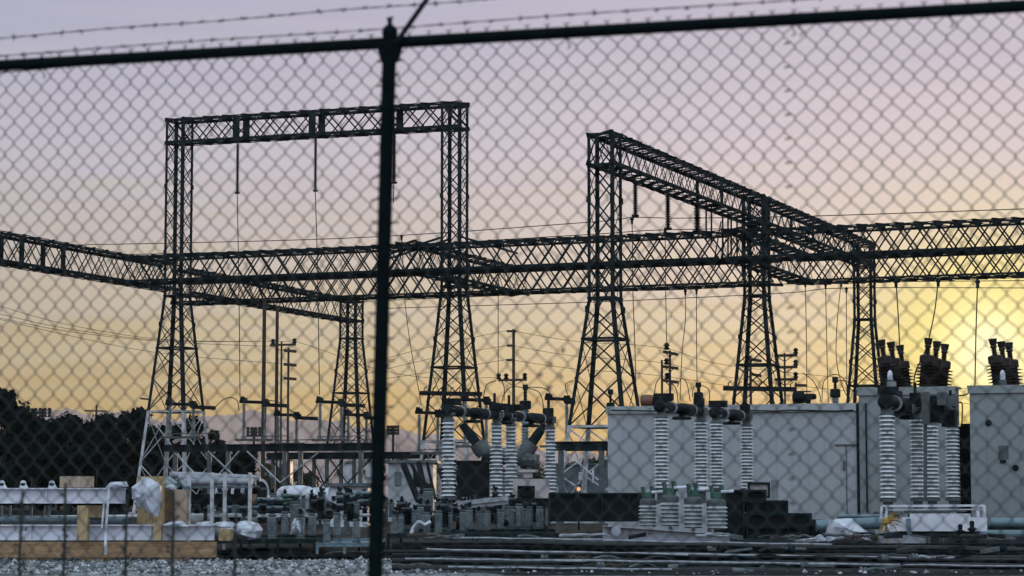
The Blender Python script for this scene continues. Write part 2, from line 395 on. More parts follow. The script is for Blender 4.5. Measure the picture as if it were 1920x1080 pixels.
for i, (px, ptop, pxb) in enumerate([(42, 922, 36), (124, 905, 118), (239, 925, 236), (326, 922, 322), (442, 962, 440)]):
    rnd = random.Random(40+i); Yw = 9.4; tp = at(px, ptop, Yw); bt = at(pxb, 1085, Yw); d = bt-tp; b0 = tp + d*(tp.z/(tp.z-bt.z)); m_ = MB()
    ptsw = [b0.lerp(tp, t/14) + V((rnd.uniform(-.004, .004), 0, 0)) for t in range(15)]
    m_.tube(ptsw, .0115, 6, r2=.0055)
    for k in range(26):
        c = b0.lerp(tp, .45+.54*k/26); a = rnd.uniform(0, 6.28); e = c + V((math.cos(a)*.02, math.sin(a)*.02, rnd.uniform(.0, .02)))
        m_.tube([c, e], .004, 5, r2=.001); m_.lathe([(.001, -.006), (.007, -.002), (.006, .005), (.001, .009)], e, Z, 6)
    solo('weed_stalk', m_, 'weed', b0, wl[i], 'weed', 'weed stalks growing behind the fence')

# ---------------------------------------------------------------- lattice towers
def tower(px, D, ztop, zfl, s, sb, label, zpale=5.2, pw=1.5, legw=.2):  # below zpale the brighter light on the tower base is put into the colour
    c = V((gx(px, D), D, 0)); t = thing('lattice_tower', c, label, 'tower', 'lattice steel towers carrying the beams')
    def half(z): return (s + max(0, (zfl-z)/zfl)*(sb-s))/2
    def corner(su, sv, z): return c + U*su*half(z) + VV*sv*half(z) + Z*z
    lv = [zpale]
    z = zpale
    while z < zfl - .6: z += min(2*half(z)*.82, zfl - z) if zfl-z < 2*half(z)*1.25 else 2*half(z)*.82; lv.append(z)
    nst = max(1, round((ztop-zfl)/(s*1.12))); lv += [zfl + (ztop-zfl)*k/nst for k in range(1, nst+1)]
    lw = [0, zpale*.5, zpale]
    for su in (-1, 1):
        for sv in (-1, 1):
            m_ = MB()
            zs = [0, zpale, zfl, ztop]
            for a, b in zip(zs, zs[1:]):
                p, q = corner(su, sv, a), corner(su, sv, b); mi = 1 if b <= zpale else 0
                w = legw*(1.15 if b <= zfl else 1)
                m_.prism(p - U*su*w/2, q - U*su*w/2, U*w/2, VV*.014, mi)
                m_.prism(p - VV*sv*(w/2+.014), q - VV*sv*(w/2+.014), U*.014, VV*w/2, mi)
            m_.box(corner(su, sv, .1) , .5, .5, .2, 1)
            for zz_ in lv[::3]:
                if zz_ > zpale: m_.box(corner(su, sv, zz_) - U*su*.06 - VV*sv*.0, .26, .05, .34, 0, (U, VV))
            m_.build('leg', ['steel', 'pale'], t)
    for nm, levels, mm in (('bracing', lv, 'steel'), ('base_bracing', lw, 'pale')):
        m_ = MB()
        for a, b in zip(levels, levels[1:]):
            bw = .085
            for (n, s1_, s2_) in ((VV, (-1, -1), (1, -1)), (VV, (-1, 1), (1, 1)), (U, (-1, -1), (-1, 1)), (U, (1, -1), (1, 1))):
                off = n*.02*(1 if (s1_[1] if n is VV else s1_[0]) > 0 else -1)
                p1, p2 = corner(*s1_, a), corner(*s2_, a); q1, q2 = corner(*s1_, b), corner(*s2_, b)
                for (p, q, o2) in ((p1, q2, 1), (p2, q1, -1)):
                    d = (q-p).normalized(); w_ = d.cross(n).normalized()
                    m_.prism(p+off*(1+o2*.35), q+off*(1+o2*.35), w_*bw/2, n*.006)
        hz_ = (levels[0], levels[-1]) if nm == 'base_bracing' else (lv[0]+.01, lv[min(2, len(lv)-1)], zfl, ztop-.1, ztop-1.8)
        for h in hz_:
            for a_, b_ in (((-1,-1),(1,-1)), ((1,-1),(1,1)), ((1,1),(-1,1)), ((-1,1),(-1,-1))):
                m_.bar(corner(*a_, h+.05), corner(*b_, h+.05), .10, .13)
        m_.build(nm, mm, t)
    return c
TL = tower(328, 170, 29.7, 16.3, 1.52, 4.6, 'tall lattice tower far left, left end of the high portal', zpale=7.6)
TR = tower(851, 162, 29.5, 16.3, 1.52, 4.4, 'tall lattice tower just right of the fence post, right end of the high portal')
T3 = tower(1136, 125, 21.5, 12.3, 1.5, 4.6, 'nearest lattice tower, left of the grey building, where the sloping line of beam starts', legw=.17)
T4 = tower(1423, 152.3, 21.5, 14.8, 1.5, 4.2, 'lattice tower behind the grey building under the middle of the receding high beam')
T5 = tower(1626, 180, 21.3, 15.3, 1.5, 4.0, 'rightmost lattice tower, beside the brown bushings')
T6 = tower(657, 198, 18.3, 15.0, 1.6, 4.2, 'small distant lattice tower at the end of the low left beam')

def beam(p, q, w, h, label, plates=(), npl=True, panel=None, cw=.15, taper=0, group='lattice steel beams'):
    """box truss between p and q (centre of the underside)"""
    p, q = V(p), V(q); d = (q-p).normalized(); n = d.cross(Z).normalized(); o = (p+q)/2
    t = thing('lattice_beam', o, label, 'beam', group); Ln = (q-p).length; pn = panel or h*.92; k = max(2, round(Ln/pn))
    def C(sn, top, x):
        hh = h if top else 0
        return p + d*x + n*sn*w/2 + Z*hh
    for sn in (-1, 1):
        for top in (0, 1):
            m_ = MB(); a, b = C(sn, top, 0), C(sn, top, Ln); zs = -1 if top else 1
            m_.prism(a - n*sn*cw/2, b - n*sn*cw/2, n*cw/2, Z*.012); m_.prism(a + Z*zs*cw/2, b + Z*zs*cw/2, n*.012, Z*cw/2)
            j = 0.0                                   # overlapping splice plates
            while j < Ln:
                e = min(Ln, j+2.3); c1, c2 = C(sn, top, j), C(sn, top, e)
                m_.prism(c1 - Z*zs*.035, c2 - Z*zs*(.035+.045), n*.075, Z*.02); j += 2.3
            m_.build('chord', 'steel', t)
    m_ = MB(); bw = .105
    for i in range(k):
        x0, x1 = Ln*i/k, Ln*(i+1)/k; xm = (x0+x1)/2
        for sn in (-1, 1):
            for (a, b) in (((0, x0), (1, x1)), ((1, x0), (0, x1))):
                P, Q = C(sn, a[0], a[1]), C(sn, b[0], b[1]); dd = (Q-P).normalized(); off = n*sn*(.02 if a[0] else .034)
                m_.prism(P+off, Q+off, dd.cross(n)*bw/2, n*.006)
        for top in (0, 1):
            P, Q = C(-1, top, x0), C(1, top, xm); m_.bar(P, Q, bw, .05)
            P, Q = C(1, top, xm), C(-1, top, x1); m_.bar(P, Q, bw, .05)
            zo = .09 if top else -.09
            P, Q = C(1, top, x0) , C(-1, top, x1); m_.bar(P+Z*zo, Q+Z*(zo+.03), .20, .11)
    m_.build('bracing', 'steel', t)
    for x in plates:
        m_ = MB()
        for sn in (-1, 1): m_.prism(C(sn, 0, x)+n*sn*.06, C(sn, 1, x)+n*sn*.06, d*.28, n*.02)
        m_.prism(C(-1, 0, x)-Z*.03, C(1, 0, x)-Z*.03, d*.28, Z*.03)
        m_.build('hanger_plate', 'steel', t)
    return t
BH = 1.75
hu = U*.85; hv = VV*.85
zt = 29.7
g1a, g1b = TL - hu + Z*(zt-BH), TR + hu + Z*(zt-.1-BH)
def frac_px(p, q, px):
    a = along(V((p.x, p.y, 0)), V((q.x-p.x, q.y-p.y, 0)), px); return (a - V((p.x, p.y, 0))).length
beam(g1a, g1b, 1.5, BH, 'high portal beam joining the two tallest towers at upper left', [frac_px(g1a, g1b, x) for x in (445, 589, 738)])
g2a = T3 - VV*.85 + Z*(21.5-1.7); g2d = (T5-T3).normalized(); g2a = T3 - g2d*.85 + Z*(21.5-1.7); g2b = T5 + g2d*.9 + Z*(21.5-1.75)
beam(g2a, g2b, 1.5, 1.7, 'long high beam receding from the nearest tower down to the right', [20, 30, 42])
ZU = 16.75
u1 = V((gx(851, 154.3), 154.3, ZU)); u2 = V((gx(851, 173), 173, ZU))
def on(P, px): return along(P, U, px)
beam(on(u1, 238), on(u1, 1362), 2.5, 1.75, 'nearer of the two long parallel beams crossing the middle of the view', cw=.12, panel=1.25)
beam(on(u1, 1377), on(u1, 1990), 2.5, 1.75, 'nearer long beam on the right side running out of frame', cw=.12, panel=1.25)
beam(on(u2, 330), on(u2, 1463), 2.5, 1.75, 'farther and lower-looking long parallel beam across the middle', cw=.12, panel=1.25)
beam(on(u2, 1490), on(u2, 1990), 2.5, 1.75, 'farther long beam on the right side running out of frame', cw=.12, panel=1.25)
vv0 = TL - VV*42 + Z*ZU; vv1 = V((T6.x, T6.y, 0)) + VV*.8 + Z*ZU
dv = (V((T6.x, T6.y, 0)) - TL).normalized()
beam(TL - VV*44 + Z*(ZU-.05), TL - VV*.9 + Z*(ZU-.05), 1.5, 1.9, 'long beam coming in from the left frame edge to the far left tower', [6, 11, 17, 22, 27])
beam(TL + dv*.9 + Z*(ZU-.1), TL + dv*((T6-TL).length+.8) + Z*(ZU-.2), 1.5, 1.8, 'low beam running from far left tower back to the small distant tower')
beam(TR - VV*8.6 + Z*(ZU+.05), TR + VV*13 + Z*(ZU+.05), 1.5, 1.9, 'short cross beam through the tower right of the fence post')
beam(T4 - VV*6 + Z*(ZU+.1), T4 + VV*12.6 + Z*(ZU+.1), 1.5, 1.9, 'short cross beam through the tower behind the grey building')
# knee braces at TR
m_ = MB()
for a, b in ((-5.5, -.8), (4.6, .8)):
    for k in (-.7, .7): m_.bar(TR+U*a+VV*k+Z*(ZU+1.9), TR+U*b+VV*k+Z*(ZU+3.1), .14, .14)
m_.bar(TR-U*3+VV*.7+Z*(ZU+1.8), TR-U*3+VV*.7+Z*(ZU+2.5), .1); 
solo('knee_brace', m_, 'steel', TR+Z*ZU, 'pair of sloping braces tying the tower right of the post to the long beam', 'brace')
# droppers between the receding high beam and the nearer long beam
for i, (px, yt_, yb_) in enumerate([(1324, 382, 452), (1334, 386, 456), (1355, 398, 482), (1365, 402, 490), (1371, 404, 490), (1382, 412, 500), (1392, 418, 520)]):
    D = 148 - i*.3; m_ = MB(); a = at(px, yt_-4, D); b = at(px, yb_, D); m_.bar(a, b, .19, .1)
    solo('dropper_post', m_, 'steel', b, '%s thin vertical post hanging left of the tower behind the grey building' % ['first', 'second', 'third', 'fourth', 'fifth', 'sixth', 'seventh'][i] + ' counted from left', 'post', 'vertical posts under the receding beam')
for (a, b) in (((1352, 415), (1337, 500)), ((1395, 420), (1372, 495))):
    m_ = MB(); A_ = at(*a, 147); B_ = at(*b, 147); m_.bar(A_, B_, .12, .08)
    solo('diagonal_stay', m_, 'steel', B_, 'thin diagonal stay %s the row of vertical posts' % ('crossing the left half of' if a[0] == 1352 else 'crossing the right half of'), 'stay', 'diagonal stays')

# ---------------------------------------------------------------- insulator strings
def string(px, yt_, yb_, D, wpx, label, tail=None, n=22):
    a, b = at(px, yt_, D), at(px, yb_, D); b.x = a.x; h = a.z-b.z; r = wpx/2*D/FPX
    t = thing('insulator_string', a, label, 'insulator', 'insulator strings hanging from beams')
    m_ = MB(); m_.lathe(disc_profile(n, h*.86, r, r*.45, 0), b+Z*h*.05, Z, 10); m_.build('discs', 'dark', t, smooth=True)
    m_ = MB(); m_.tube([b, a], .035, 6); m_.box(b+Z*.1, r*2.4, .12, .16); m_.build('fitting', 'steel', t)
    if tail:
        m_ = MB(); m_.tube([b] + [at(x, y, D) for x, y in tail], .032, 6); m_.build('conductor', 'wire', t)
string(446, 262, 364, 167, 7.5, 'insulator string hanging under the left third of the high portal beam', [(447, 480), (449, 620), (450, 742)], 24)
string(592, 250, 360, 164.5, 7.5, 'insulator string hanging under the middle of the high portal beam', [(595, 480), (597, 600), (599, 740)], 24)
string(739, 240, 345, 161.5, 10, 'insulator string half hidden beside the fence post', [(738, 380)], 24)
string(1191, 336, 408, 131, 11, 'leftmost fat insulator string under the receding high beam', None, 20)
string(1252, 360, 432, 137, 12, 'middle fat insulator string under the receding high beam', None, 20)
string(1307, 378, 437, 142, 15, 'rightmost fat insulator string under the receding high beam', None, 18)

# ---------------------------------------------------------------- conductors
wn = [0]
def wire(pts, D, label, r=.03, group='overhead conductors', sag=True):
    """pts: photo pixels; D: one distance or one per point; smooth curve through them"""
    Ds = D if isinstance(D, (list, tuple)) else [D]*len(pts)
    P = [at(x, y, d) for (x, y), d in zip(pts, Ds)]; outp = []
    n = len(P)
    for i in range(n-1):
        p0, p1, p2, p3 = P[max(i-1, 0)], P[i], P[i+1], P[min(i+2, n-1)]
        for k in range(8):
            t = k/8; outp.append(.5*((2*p1) + (-p0+p2)*t + (2*p0-5*p1+4*p2-p3)*t*t + (-p0+3*p1-3*p2+p3)*t**3))
    outp.append(P[-1]); m_ = MB(); m_.tube(outp, r, 5); wn[0] += 1
    return solo('conductor_wire', m_, 'wire', P[0], label, 'wire', group)
def capped(pts, D, label, r=.028):
    P = at(*pts[0], D); o = wire(pts, D, label, r)
    m_ = MB(); m_.lathe([(.05, -.30), (.07, -.26), (.07, -.1), (.11, -.08), (.11, .02), (.05, .06), (.02, .12)], P, Z, 8)
    c = m_.build('end_cap', 'steel', o, origin=P, smooth=True)
wire([(110, 460), (640, 447), (1100, 417), (1186, 408), (1280, 409), (1527, 405), (1940, 391)], [172, 160, 150, 148, 146, 142, 136], 'upper thin conductor running across the whole view just above the long beams')
wire([(210, 478), (633, 466), (1100, 440), (1247, 431), (1570, 426), (1940, 412)], [170, 160, 150, 147, 142, 136], 'lower thin conductor just above the long beams')
wire([(640, 567), (1093, 548), (1280, 543), (1463, 533), (1600, 529), (1940, 526)], [180, 172, 168, 165, 161, 156], 'thin conductor close under the long beams')
wire([(727, 578), (1093, 567), (1280, 559), (1480, 549), (1587, 540), (1940, 540)], [180, 172, 168, 165, 161, 156], 'lowest of the thin conductors under the long beams')
capped([(753, 443), (757, 520), (760, 573), (770, 650), (783, 720), (790, 760)], 158, 'slanting dropper wire just right of the fence post')
capped([(934, 451), (934, 560), (934, 705)], 153, 'vertical dropper wire left of the tall utility pole')
capped([(1185, 410), (1186, 480), (1187, 560), (1190, 640), (1193, 760)], 130, 'vertical dropper wire beside the nearest tower')
capped([(1247, 432), (1248, 540), (1250, 648)], 147, 'vertical dropper wire ending above the crossarm pole right of the nearest tower')
capped([(1285, 545), (1285, 600), (1279, 660), (1275, 750)], 150, 'bent dropper wire left of the straight one near the grey building')
capped([(1306, 543), (1306, 640), (1307, 722)], 150, 'straight dropper wire down to a bushing above the grey building')
capped([(1510, 530), (1512, 640), (1513, 757)], 150, 'left dropper wire between the two right towers')
capped([(1548, 533), (1550, 640), (1553, 757)], 151, 'middle dropper wire between the two right towers')
capped([(1577, 530), (1570, 600), (1568, 670), (1578, 720), (1592, 750)], 152, 'curving dropper wire close to the rightmost tower')
capped([(1587, 541), (1587, 640), (1588, 740)], 153, 'dropper wire touching the rightmost tower')
capped([(1583, 427), (1583, 470)], 139, 'short capped dropper on top of the right long beam')
capped([(1680, 527), (1684, 590), (1687, 652)], 100, 'dropper wire down to the first group of brown bushings')
capped([(1759, 525), (1753, 580), (1742, 634)], 98, 'dropper wire down to the middle group of brown bushings')
capped([(1833, 527), (1830, 620), (1828, 722)], 96, 'dropper wire between the middle and right groups of brown bushings')
wire([(1742, 640), (1732, 665), (1716, 700), (1713, 735)], 94, 'curved jumper wire left of the middle brown bushings')
wire([(1828, 722), (1815, 738), (1795, 742), (1775, 740)], 92, 'drooping jumper wire between the two tall grey cabinets')
wire([(1790, 760), (1803, 755), (1804, 780), (1803, 800)], 93, 'small jumper in the bright gap between the cabinets')
lines = [([(-20, 568), (120, 607), (300, 636), (500, 640), (545, 640)], 'highest distant power line sagging across the left sky'),
 ([(-20, 584), (120, 615), (300, 638), (510, 640)], 'second distant power line sagging across the left sky'),
 ([(-20, 592), (120, 620), (300, 640), (515, 650)], 'third distant power line across the left sky'),
 ([(-20, 594), (120, 627), (300, 662), (540, 683)], 'faint lower power line across the left sky'),
 ([(545, 637), (600, 655), (700, 690), (800, 708), (930, 708)], 'distant power line from the double crossarm pole to the right pole'),
 ([(960, 620), (1080, 640), (1240, 652), (1400, 690), (1940, 740)], 'distant power line leaving the tall pole at its top'),
 ([(960, 648), (1080, 668), (1240, 680), (1400, 712), (1940, 770)], 'distant power line leaving the tall pole at its middle arm'),
 ([(960, 675), (1080, 692), (1240, 705), (1500, 745)], 'distant power line leaving the tall pole at its lower arm'),
 ([(690, 680), (830, 645), (950, 620)], 'faint line rising to the top of the tall pole'),
 ([(690, 700), (830, 668), (950, 648)], 'faint line rising to the middle arm of the tall pole'),
 ([(690, 715), (830, 694), (950, 674)], 'faint line rising to the lower arm of the tall pole')]
for pts, lb in lines: wire(pts, 215, lb, .022, 'distant power lines')

# ---------------------------------------------------------------- circuit breakers (ribbed columns)
def column(p, zb, zt_, rs, ns, t, seg=28, core='porcd', shed='porc', frac=.68):  # core coloured darker than the sheds to paint the shade between them
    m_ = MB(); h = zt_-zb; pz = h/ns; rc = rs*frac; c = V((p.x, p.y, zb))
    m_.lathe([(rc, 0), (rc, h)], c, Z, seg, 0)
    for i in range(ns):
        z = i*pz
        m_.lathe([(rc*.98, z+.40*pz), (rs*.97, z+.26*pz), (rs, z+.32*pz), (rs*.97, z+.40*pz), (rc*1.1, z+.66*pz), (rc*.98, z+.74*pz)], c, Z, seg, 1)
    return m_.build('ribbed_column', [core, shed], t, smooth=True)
def breaker(cols, P0, ztop, zbot, label, rs, chambers, ns=19):
    pos = [along(P0, VV, px) for px in cols]
    c = sum(pos, V((0,0,0)))/len(pos); c.z = 0
    t = thing('circuit_breaker', c, label, 'circuit breaker', 'circuit breakers with pale ribbed columns')
    for p in pos:
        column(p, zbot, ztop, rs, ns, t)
        m_ = MB(); m_.lathe([(rs*.9, 0), (rs*.75, .05), (rs*.6, .1), (rs*.6, .42)], V((p.x, p.y, ztop)), Z, 20)
        m_.box((p.x, p.y, ztop+.33), rs*1.4, rs*1.4, .26, ax=(U, VV)); m_.build('column_head', 'cap', t, smooth=True)
        m_ = MB(); m_.lathe([(rs*1.0, -.1), (rs*1.0, 0), (rs*.7, .02)], V((p.x, p.y, zbot)), Z, 20)
        m_.lathe([(rs*.6, -.5), (rs*.6, -.1)], V((p.x, p.y, zbot)), Z, 16)
        for sx in (-.3, .3):
            for sy in (-.3, .3): m_.bar(V((p.x+sx*.8, p.y+sy, zbot-.45)), V((p.x+sx, p.y+sy, 0)), .07, .07)
        m_.box((p.x, p.y, zbot-.45), .8, .8, .1); m_.build('column_base', 'cap', t, smooth=True)
    for (i, j, dz0, rr) in chambers:
        a, b = pos[i], pos[j]; a = V((a.x, a.y, ztop+dz0)); b = V((b.x, b.y, ztop+dz0-.02)); d = (b-a).normalized()
        m_ = MB(); a2, b2 = a-d*.3, b+d*.3; L_ = (b2-a2).length
        m_.lathe([(rr*.6, 0), (rr, .06), (rr, L_*.2), (rr*.82, L_*.2+.02), (rr*.82, L_*.48), (rr*1.04, L_*.5), (rr*1.04, L_*.78), (rr*.86, L_*.8), (rr*.86, L_-.08), (rr*.5, L_)], a2, d, 20)
        ch = m_.build('interrupter_chamber', 'dark', t, smooth=True)
        for q in (.27, .72): m_ = MB(); m_.lathe([(rr*1.07, -.05), (rr*1.07, .05)], a2+d*L_*q, d, 20); m_.build('clamp_band', 'pipeg', ch, smooth=True)
        m_ = MB(); mid_ = a2.lerp(b2, .5)
        m_.lathe([(.0, -rr-.16), (.30, -rr-.16), (.34, -rr-.11), (.30, -rr-.06), (.12, -rr-.05), (.1, -rr)], mid_, Z, 16); m_.build('grading_disc', 'dark', ch, smooth=True); m_ = MB()
        m_.box(a2+d*.55+Z*(rr+.12), .62, .3, .24, ax=(U, VV)); m_.build('drive_housing', 'dark', ch); m_ = MB()
        m_.box(b2-d*.5+Z*(rr+.10), .34, .24, .3, ax=(U, VV)); m_.tube([b2-d*.5+Z*rr, b2-d*.5+Z*(rr+.6)], .05, 8)
        m_.build('terminal', 'dark', ch, smooth=True)
    return t
breaker([841, 931, 958, 1032], V((gx(841, 78), 78, 0)), 4.12, 1.52, 'circuit breaker with four ribbed white columns under one long dark bar', .255, [(0, 1, .36, .19), (2, 3, .36, .19), (1, 2, .36, .17)])
breaker([1241, 1315, 1344, 1401], V((gx(1241, 75), 75, 0)), 4.15, 1.80, 'circuit breaker with four ribbed white columns in front of the plain grey building wall', .265, [(0, 1, .36, .20), (2, 3, .36, .2)])
breaker([1665, 1721, 1748, 1787], V((gx(1665, 71.5), 71.5, 0)), 4.14, 1.48, 'circuit breaker with four ribbed white columns in front of the tall cabinets at right', .265, [(0, 1, .38, .24), (2, 3, .38, .24)], 20)
# bulky dark gear above the right breaker
D = 74; t = thing('switch_drive', at(1710, 930, D), 'bulky dark drive boxes hung on grey arms above the right ribbed columns', 'switch gear')
m_ = MB()
for (x0, y0, x1, y1, dd) in ((1659, 733, 1691, 748, .6), (1658, 750, 1700, 778, .9), (1692, 756, 1712, 786, .8), (1694, 747, 1732, 762, .7), (1744, 750, 1775, 765, .6), (1738, 764, 1778, 792, .8), (1770, 768, 1795, 800, .5)):
    a, b = at(x0, y0, D), at(x1, y1, D); m_.box((a+b)/2 + V((0, .2, 0)), abs(b.x-a.x), dd, abs(a.z-b.z), ax=(U, VV))
m_.build('drive_box', 'dark', t)
m_ = MB()
for (x0, y0, x1, y1) in ((1729, 735, 1743, 795), (1758, 736, 1776, 760), (1776, 742, 1794, 762), (1711, 758, 1716, 774)):
    a, b = at(x0, y0, D-.4), at(x1, y1, D-.4); m_.box((a+b)/2, abs(b.x-a.x), .25, abs(a.z-b.z), ax=(U, VV))
m_.bar(at(1672, 733, D), at(1672, 724, D+1), .3, .3); m_.bar(at(1664, 776, D), at(1664, 786, D), .45, .4)
m_.bar(at(1735, 795, D), at(1735, 935, D), .1, .1)
m_.build('support_arm', 'cap', t)

# ---------------------------------------------------------------- grey buildings
def building(px0, px1, Y0, ytop, label, m, z0=0, depth=1.0, seams=(), extra=None):
    P = V((gx(px0, Y0), Y0, 0)); Q = along(P, U, px1); zt_ = at(px0, ytop, Y0).z; w = (Q-P).length
    t = thing('control_building', (P+Q)/2, label, 'building'); m_ = MB()
    c = (P+Q)/2 + VV*depth/2; m_.box(c + Z*(z0+(zt_-z0)/2), w, depth, zt_-z0, ax=(U, VV)); m_.build('wall', m, t)
    m_ = MB()
    n = int(w/.62)
    for i in range(1, n): m_.box(P.lerp(Q, i/n) - VV*.006 + Z*(z0+(zt_-z0)/2-.15), .018, .012, zt_-z0-.4, ax=(U, VV))
    m_.build('panel_seam', m, t)
    m_ = MB(); m_.box(c + Z*(zt_+.04), w+.16, depth+.16, .08, ax=(U, VV)); m_.box((P+Q)/2 - VV*.05 + Z*(zt_-.11), w+.1, .1, .22, ax=(U, VV)); m_.build('roof_edge', m, t)
    return t, P, Q, zt_
BY = 91.2
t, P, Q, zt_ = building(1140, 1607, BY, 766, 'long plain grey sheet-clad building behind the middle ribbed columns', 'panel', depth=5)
m_ = MB()
a, b = at(1146, 768, BY-.3), at(1600, 768, Q.y-.3)
m_.tube([a.lerp(b, i/16) - Z*(.02+.05*((i % 4)/4)) for i in range(17)], .03, 6); m_.build('cable', 'dark', t)
c = along(P, U, 1588); m_ = MB(); m_.box(c + Z*3.5 - VV*.03, .9, .06, .05, ax=(U, VV)); m_.box(c + Z*2.1-VV*.03, .02, .05, 2.8, ax=(U, VV)); m_.box(c-U*.1+Z*2.7-VV*.05, .08, .06, .35, ax=(U, VV)); m_.build('door_trim', 'cap', t)
P2 = along(P, U, 1612.5)
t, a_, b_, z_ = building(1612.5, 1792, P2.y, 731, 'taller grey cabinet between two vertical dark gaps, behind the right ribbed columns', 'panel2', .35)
m_ = MB()
for px in (1609.5, 1626.5):
    c = along(P, U, px); m_.box(c + Z*3.0 - VV*.08, .055, .05, 4.2, ax=(U, VV))
m_.build('vertical_channel', 'dark', t)
P3 = along(P, U, 1821)
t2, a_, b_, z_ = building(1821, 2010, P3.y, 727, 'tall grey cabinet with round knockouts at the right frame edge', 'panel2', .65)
m_ = MB()
for (px, py) in ((1856, 793), (1905, 877), (1950, 800)):
    m_ = MB(); c = along(P, U, px); zc = at(px, py, c.y).z; m_.lathe([(.12, 0), (.12, .05), (.07, .06)], V((c.x, c.y, zc))-VV*.0, -VV, 16); m_.build('porthole', 'dark', t2, smooth=True)
m_ = MB(); c = along(P, U, 1882); m_.box(c + Z*at(1882, 865, c.y).z - VV*.04, .22, .06, .12, ax=(U, VV)); m_.build('latch', 'dark', t2)
m_ = MB(); m_.box(along(P, U, 1883)+Z*at(1883, 848, c.y).z - VV*.01, .36, .03, .5, ax=(U, VV)); m_.build('plate', 'cap', t2)
m_ = MB(); cc = along(P, U, 1900); m_.box(cc + Z*.3 + VV*.5, 6.6, .9, .6, ax=(U, VV)); m_.build('plinth', 'dark', t2)
# dark pylon in the gap
c = along(P, U, 1806)
solo('cable_cabinet', (lambda q: (q.box(c+VV*1.5+Z*2.1, .9, .6, 4.2, ax=(U, VV)), q.box(c+VV*1.2+Z*4.25, .5, .3, .1), q)[2])(MB()), 'dark', c, 'narrow dark cabinet standing in the bright gap between two grey cabinets', 'cabinet')

# ---------------------------------------------------------------- brown bushings
def bushing_proto():
    t = thing('bushing', (0,0,0), 'x', 'bushing')
    m_ = MB(); m_.lathe(ins_profile(8, 1.34, .52, .29), (0,0,0), Z, 18); m_.build('ribbed_body', 'brown', t, smooth=True)
    m_ = MB(); m_.lathe([(.33, 0), (.37, .03), (.37, .34), (.31, .40), (.12, .44)], (0,0,1.34), Z, 18); m_.build('collar', 'brown', t, smooth=True)
    m_ = MB(); m_.lathe([(.10, 0)] + ins_profile(4, .34, .17, .11, 0) + [(.15, .36), (.18, .4), (.14, .5), (.18, .54), (.20, .72), (.22, .8), (.19, .82)], (0,0,1.78), Z, 14); m_.build('cap_terminal', 'brown', t, smooth=True)
    return t
bp = bushing_proto(); first = True
names = {0: 'first group of brown bushings beside the rightmost tower', 1: 'middle group of brown bushings', 2: 'right group of brown bushings nearest the sun'}
ordn = ['tallest, leftmost bushing', 'middle bushing', 'lowest, rightmost bushing']
for g, pts in enumerate([[(1668, 731, -6, 1652, 637), (1683, 736, -5, 1670, 641), (1700, 740, -4, 1687, 647)],
                         [(1734, 731, 4, 1741, 634), (1748, 737, 4, 1757, 640), (1764, 741, 4, 1772, 645)],
                         [(1874, 731, -5, 1861, 635), (1888, 737, -4, 1877, 640), (1902, 742, -3, 1891, 642)]]):
    for k, (px, pyb, til, pxt, pyt) in enumerate(pts):
        Yb = 92 + k*1.3 - g*1.0; b = at(px, pyb, Yb); tp = at(pxt, pyt, Yb)
        lab_ = ordn[k] + ' of the ' + names[g]
        o = bp if first else dup(bp, b); first = False
        o.location = b; o['label'] = lab_; o['group'] = 'brown ribbed bushings above the cabinets'
        d = tp-b; sc = d.length/2.6; o.scale = (sc, sc, sc); o.rotation_euler = d.to_track_quat('Z', 'Y').to_euler()
# transformer carrying the bushings
for (x0, x1, yt_, Y, lb) in ((1636, 1790, 728, 95, 'grey transformer tank behind the tall cabinet carrying two groups of brown bushings'), (1850, 1990, 728, 93, 'grey transformer tank behind the right cabinet carrying brown bushings')):
    m_ = MB(); a, b = at(x0, yt_+6, Y), at(x1, yt_+6, Y); m_.box(V(((a.x+b.x)/2, Y+1.5, a.z/2)), b.x-a.x, 3.2, a.z)
    for i in range(12): m_.box(V((a.x+(b.x-a.x)*(i+.5)/12, Y-.25, a.z*.45)), .06, .4, a.z*.7)
    solo('transformer_tank', m_, 'cap', V(((a.x+b.x)/2, Y, 0)), lb, 'transformer')
for (px, py, Y, lb) in ((1669, 712, 90, 'small pale bell jar on grey stand before the first brown bushings'), (1880, 712, 88.5, 'small pale bell jar on grey stand before the right brown bushings')):
    b = at(px, py, Y); t = thing('glass_gauge', V((b.x, b.y, at(px, 735, Y).z)), lb, 'gauge', 'bell jar gauges')
    m_ = MB(); m_.lathe([(.10, 0), (.11, .15), (.10, .27), (.05, .36), (.01, .38)], b, Z, 14); m_.build('jar', 'white', t, smooth=True)
    m_ = MB(); m_.bar(b, b - Z*.6, .26, .26); m_.build('stand', 'cap', t)

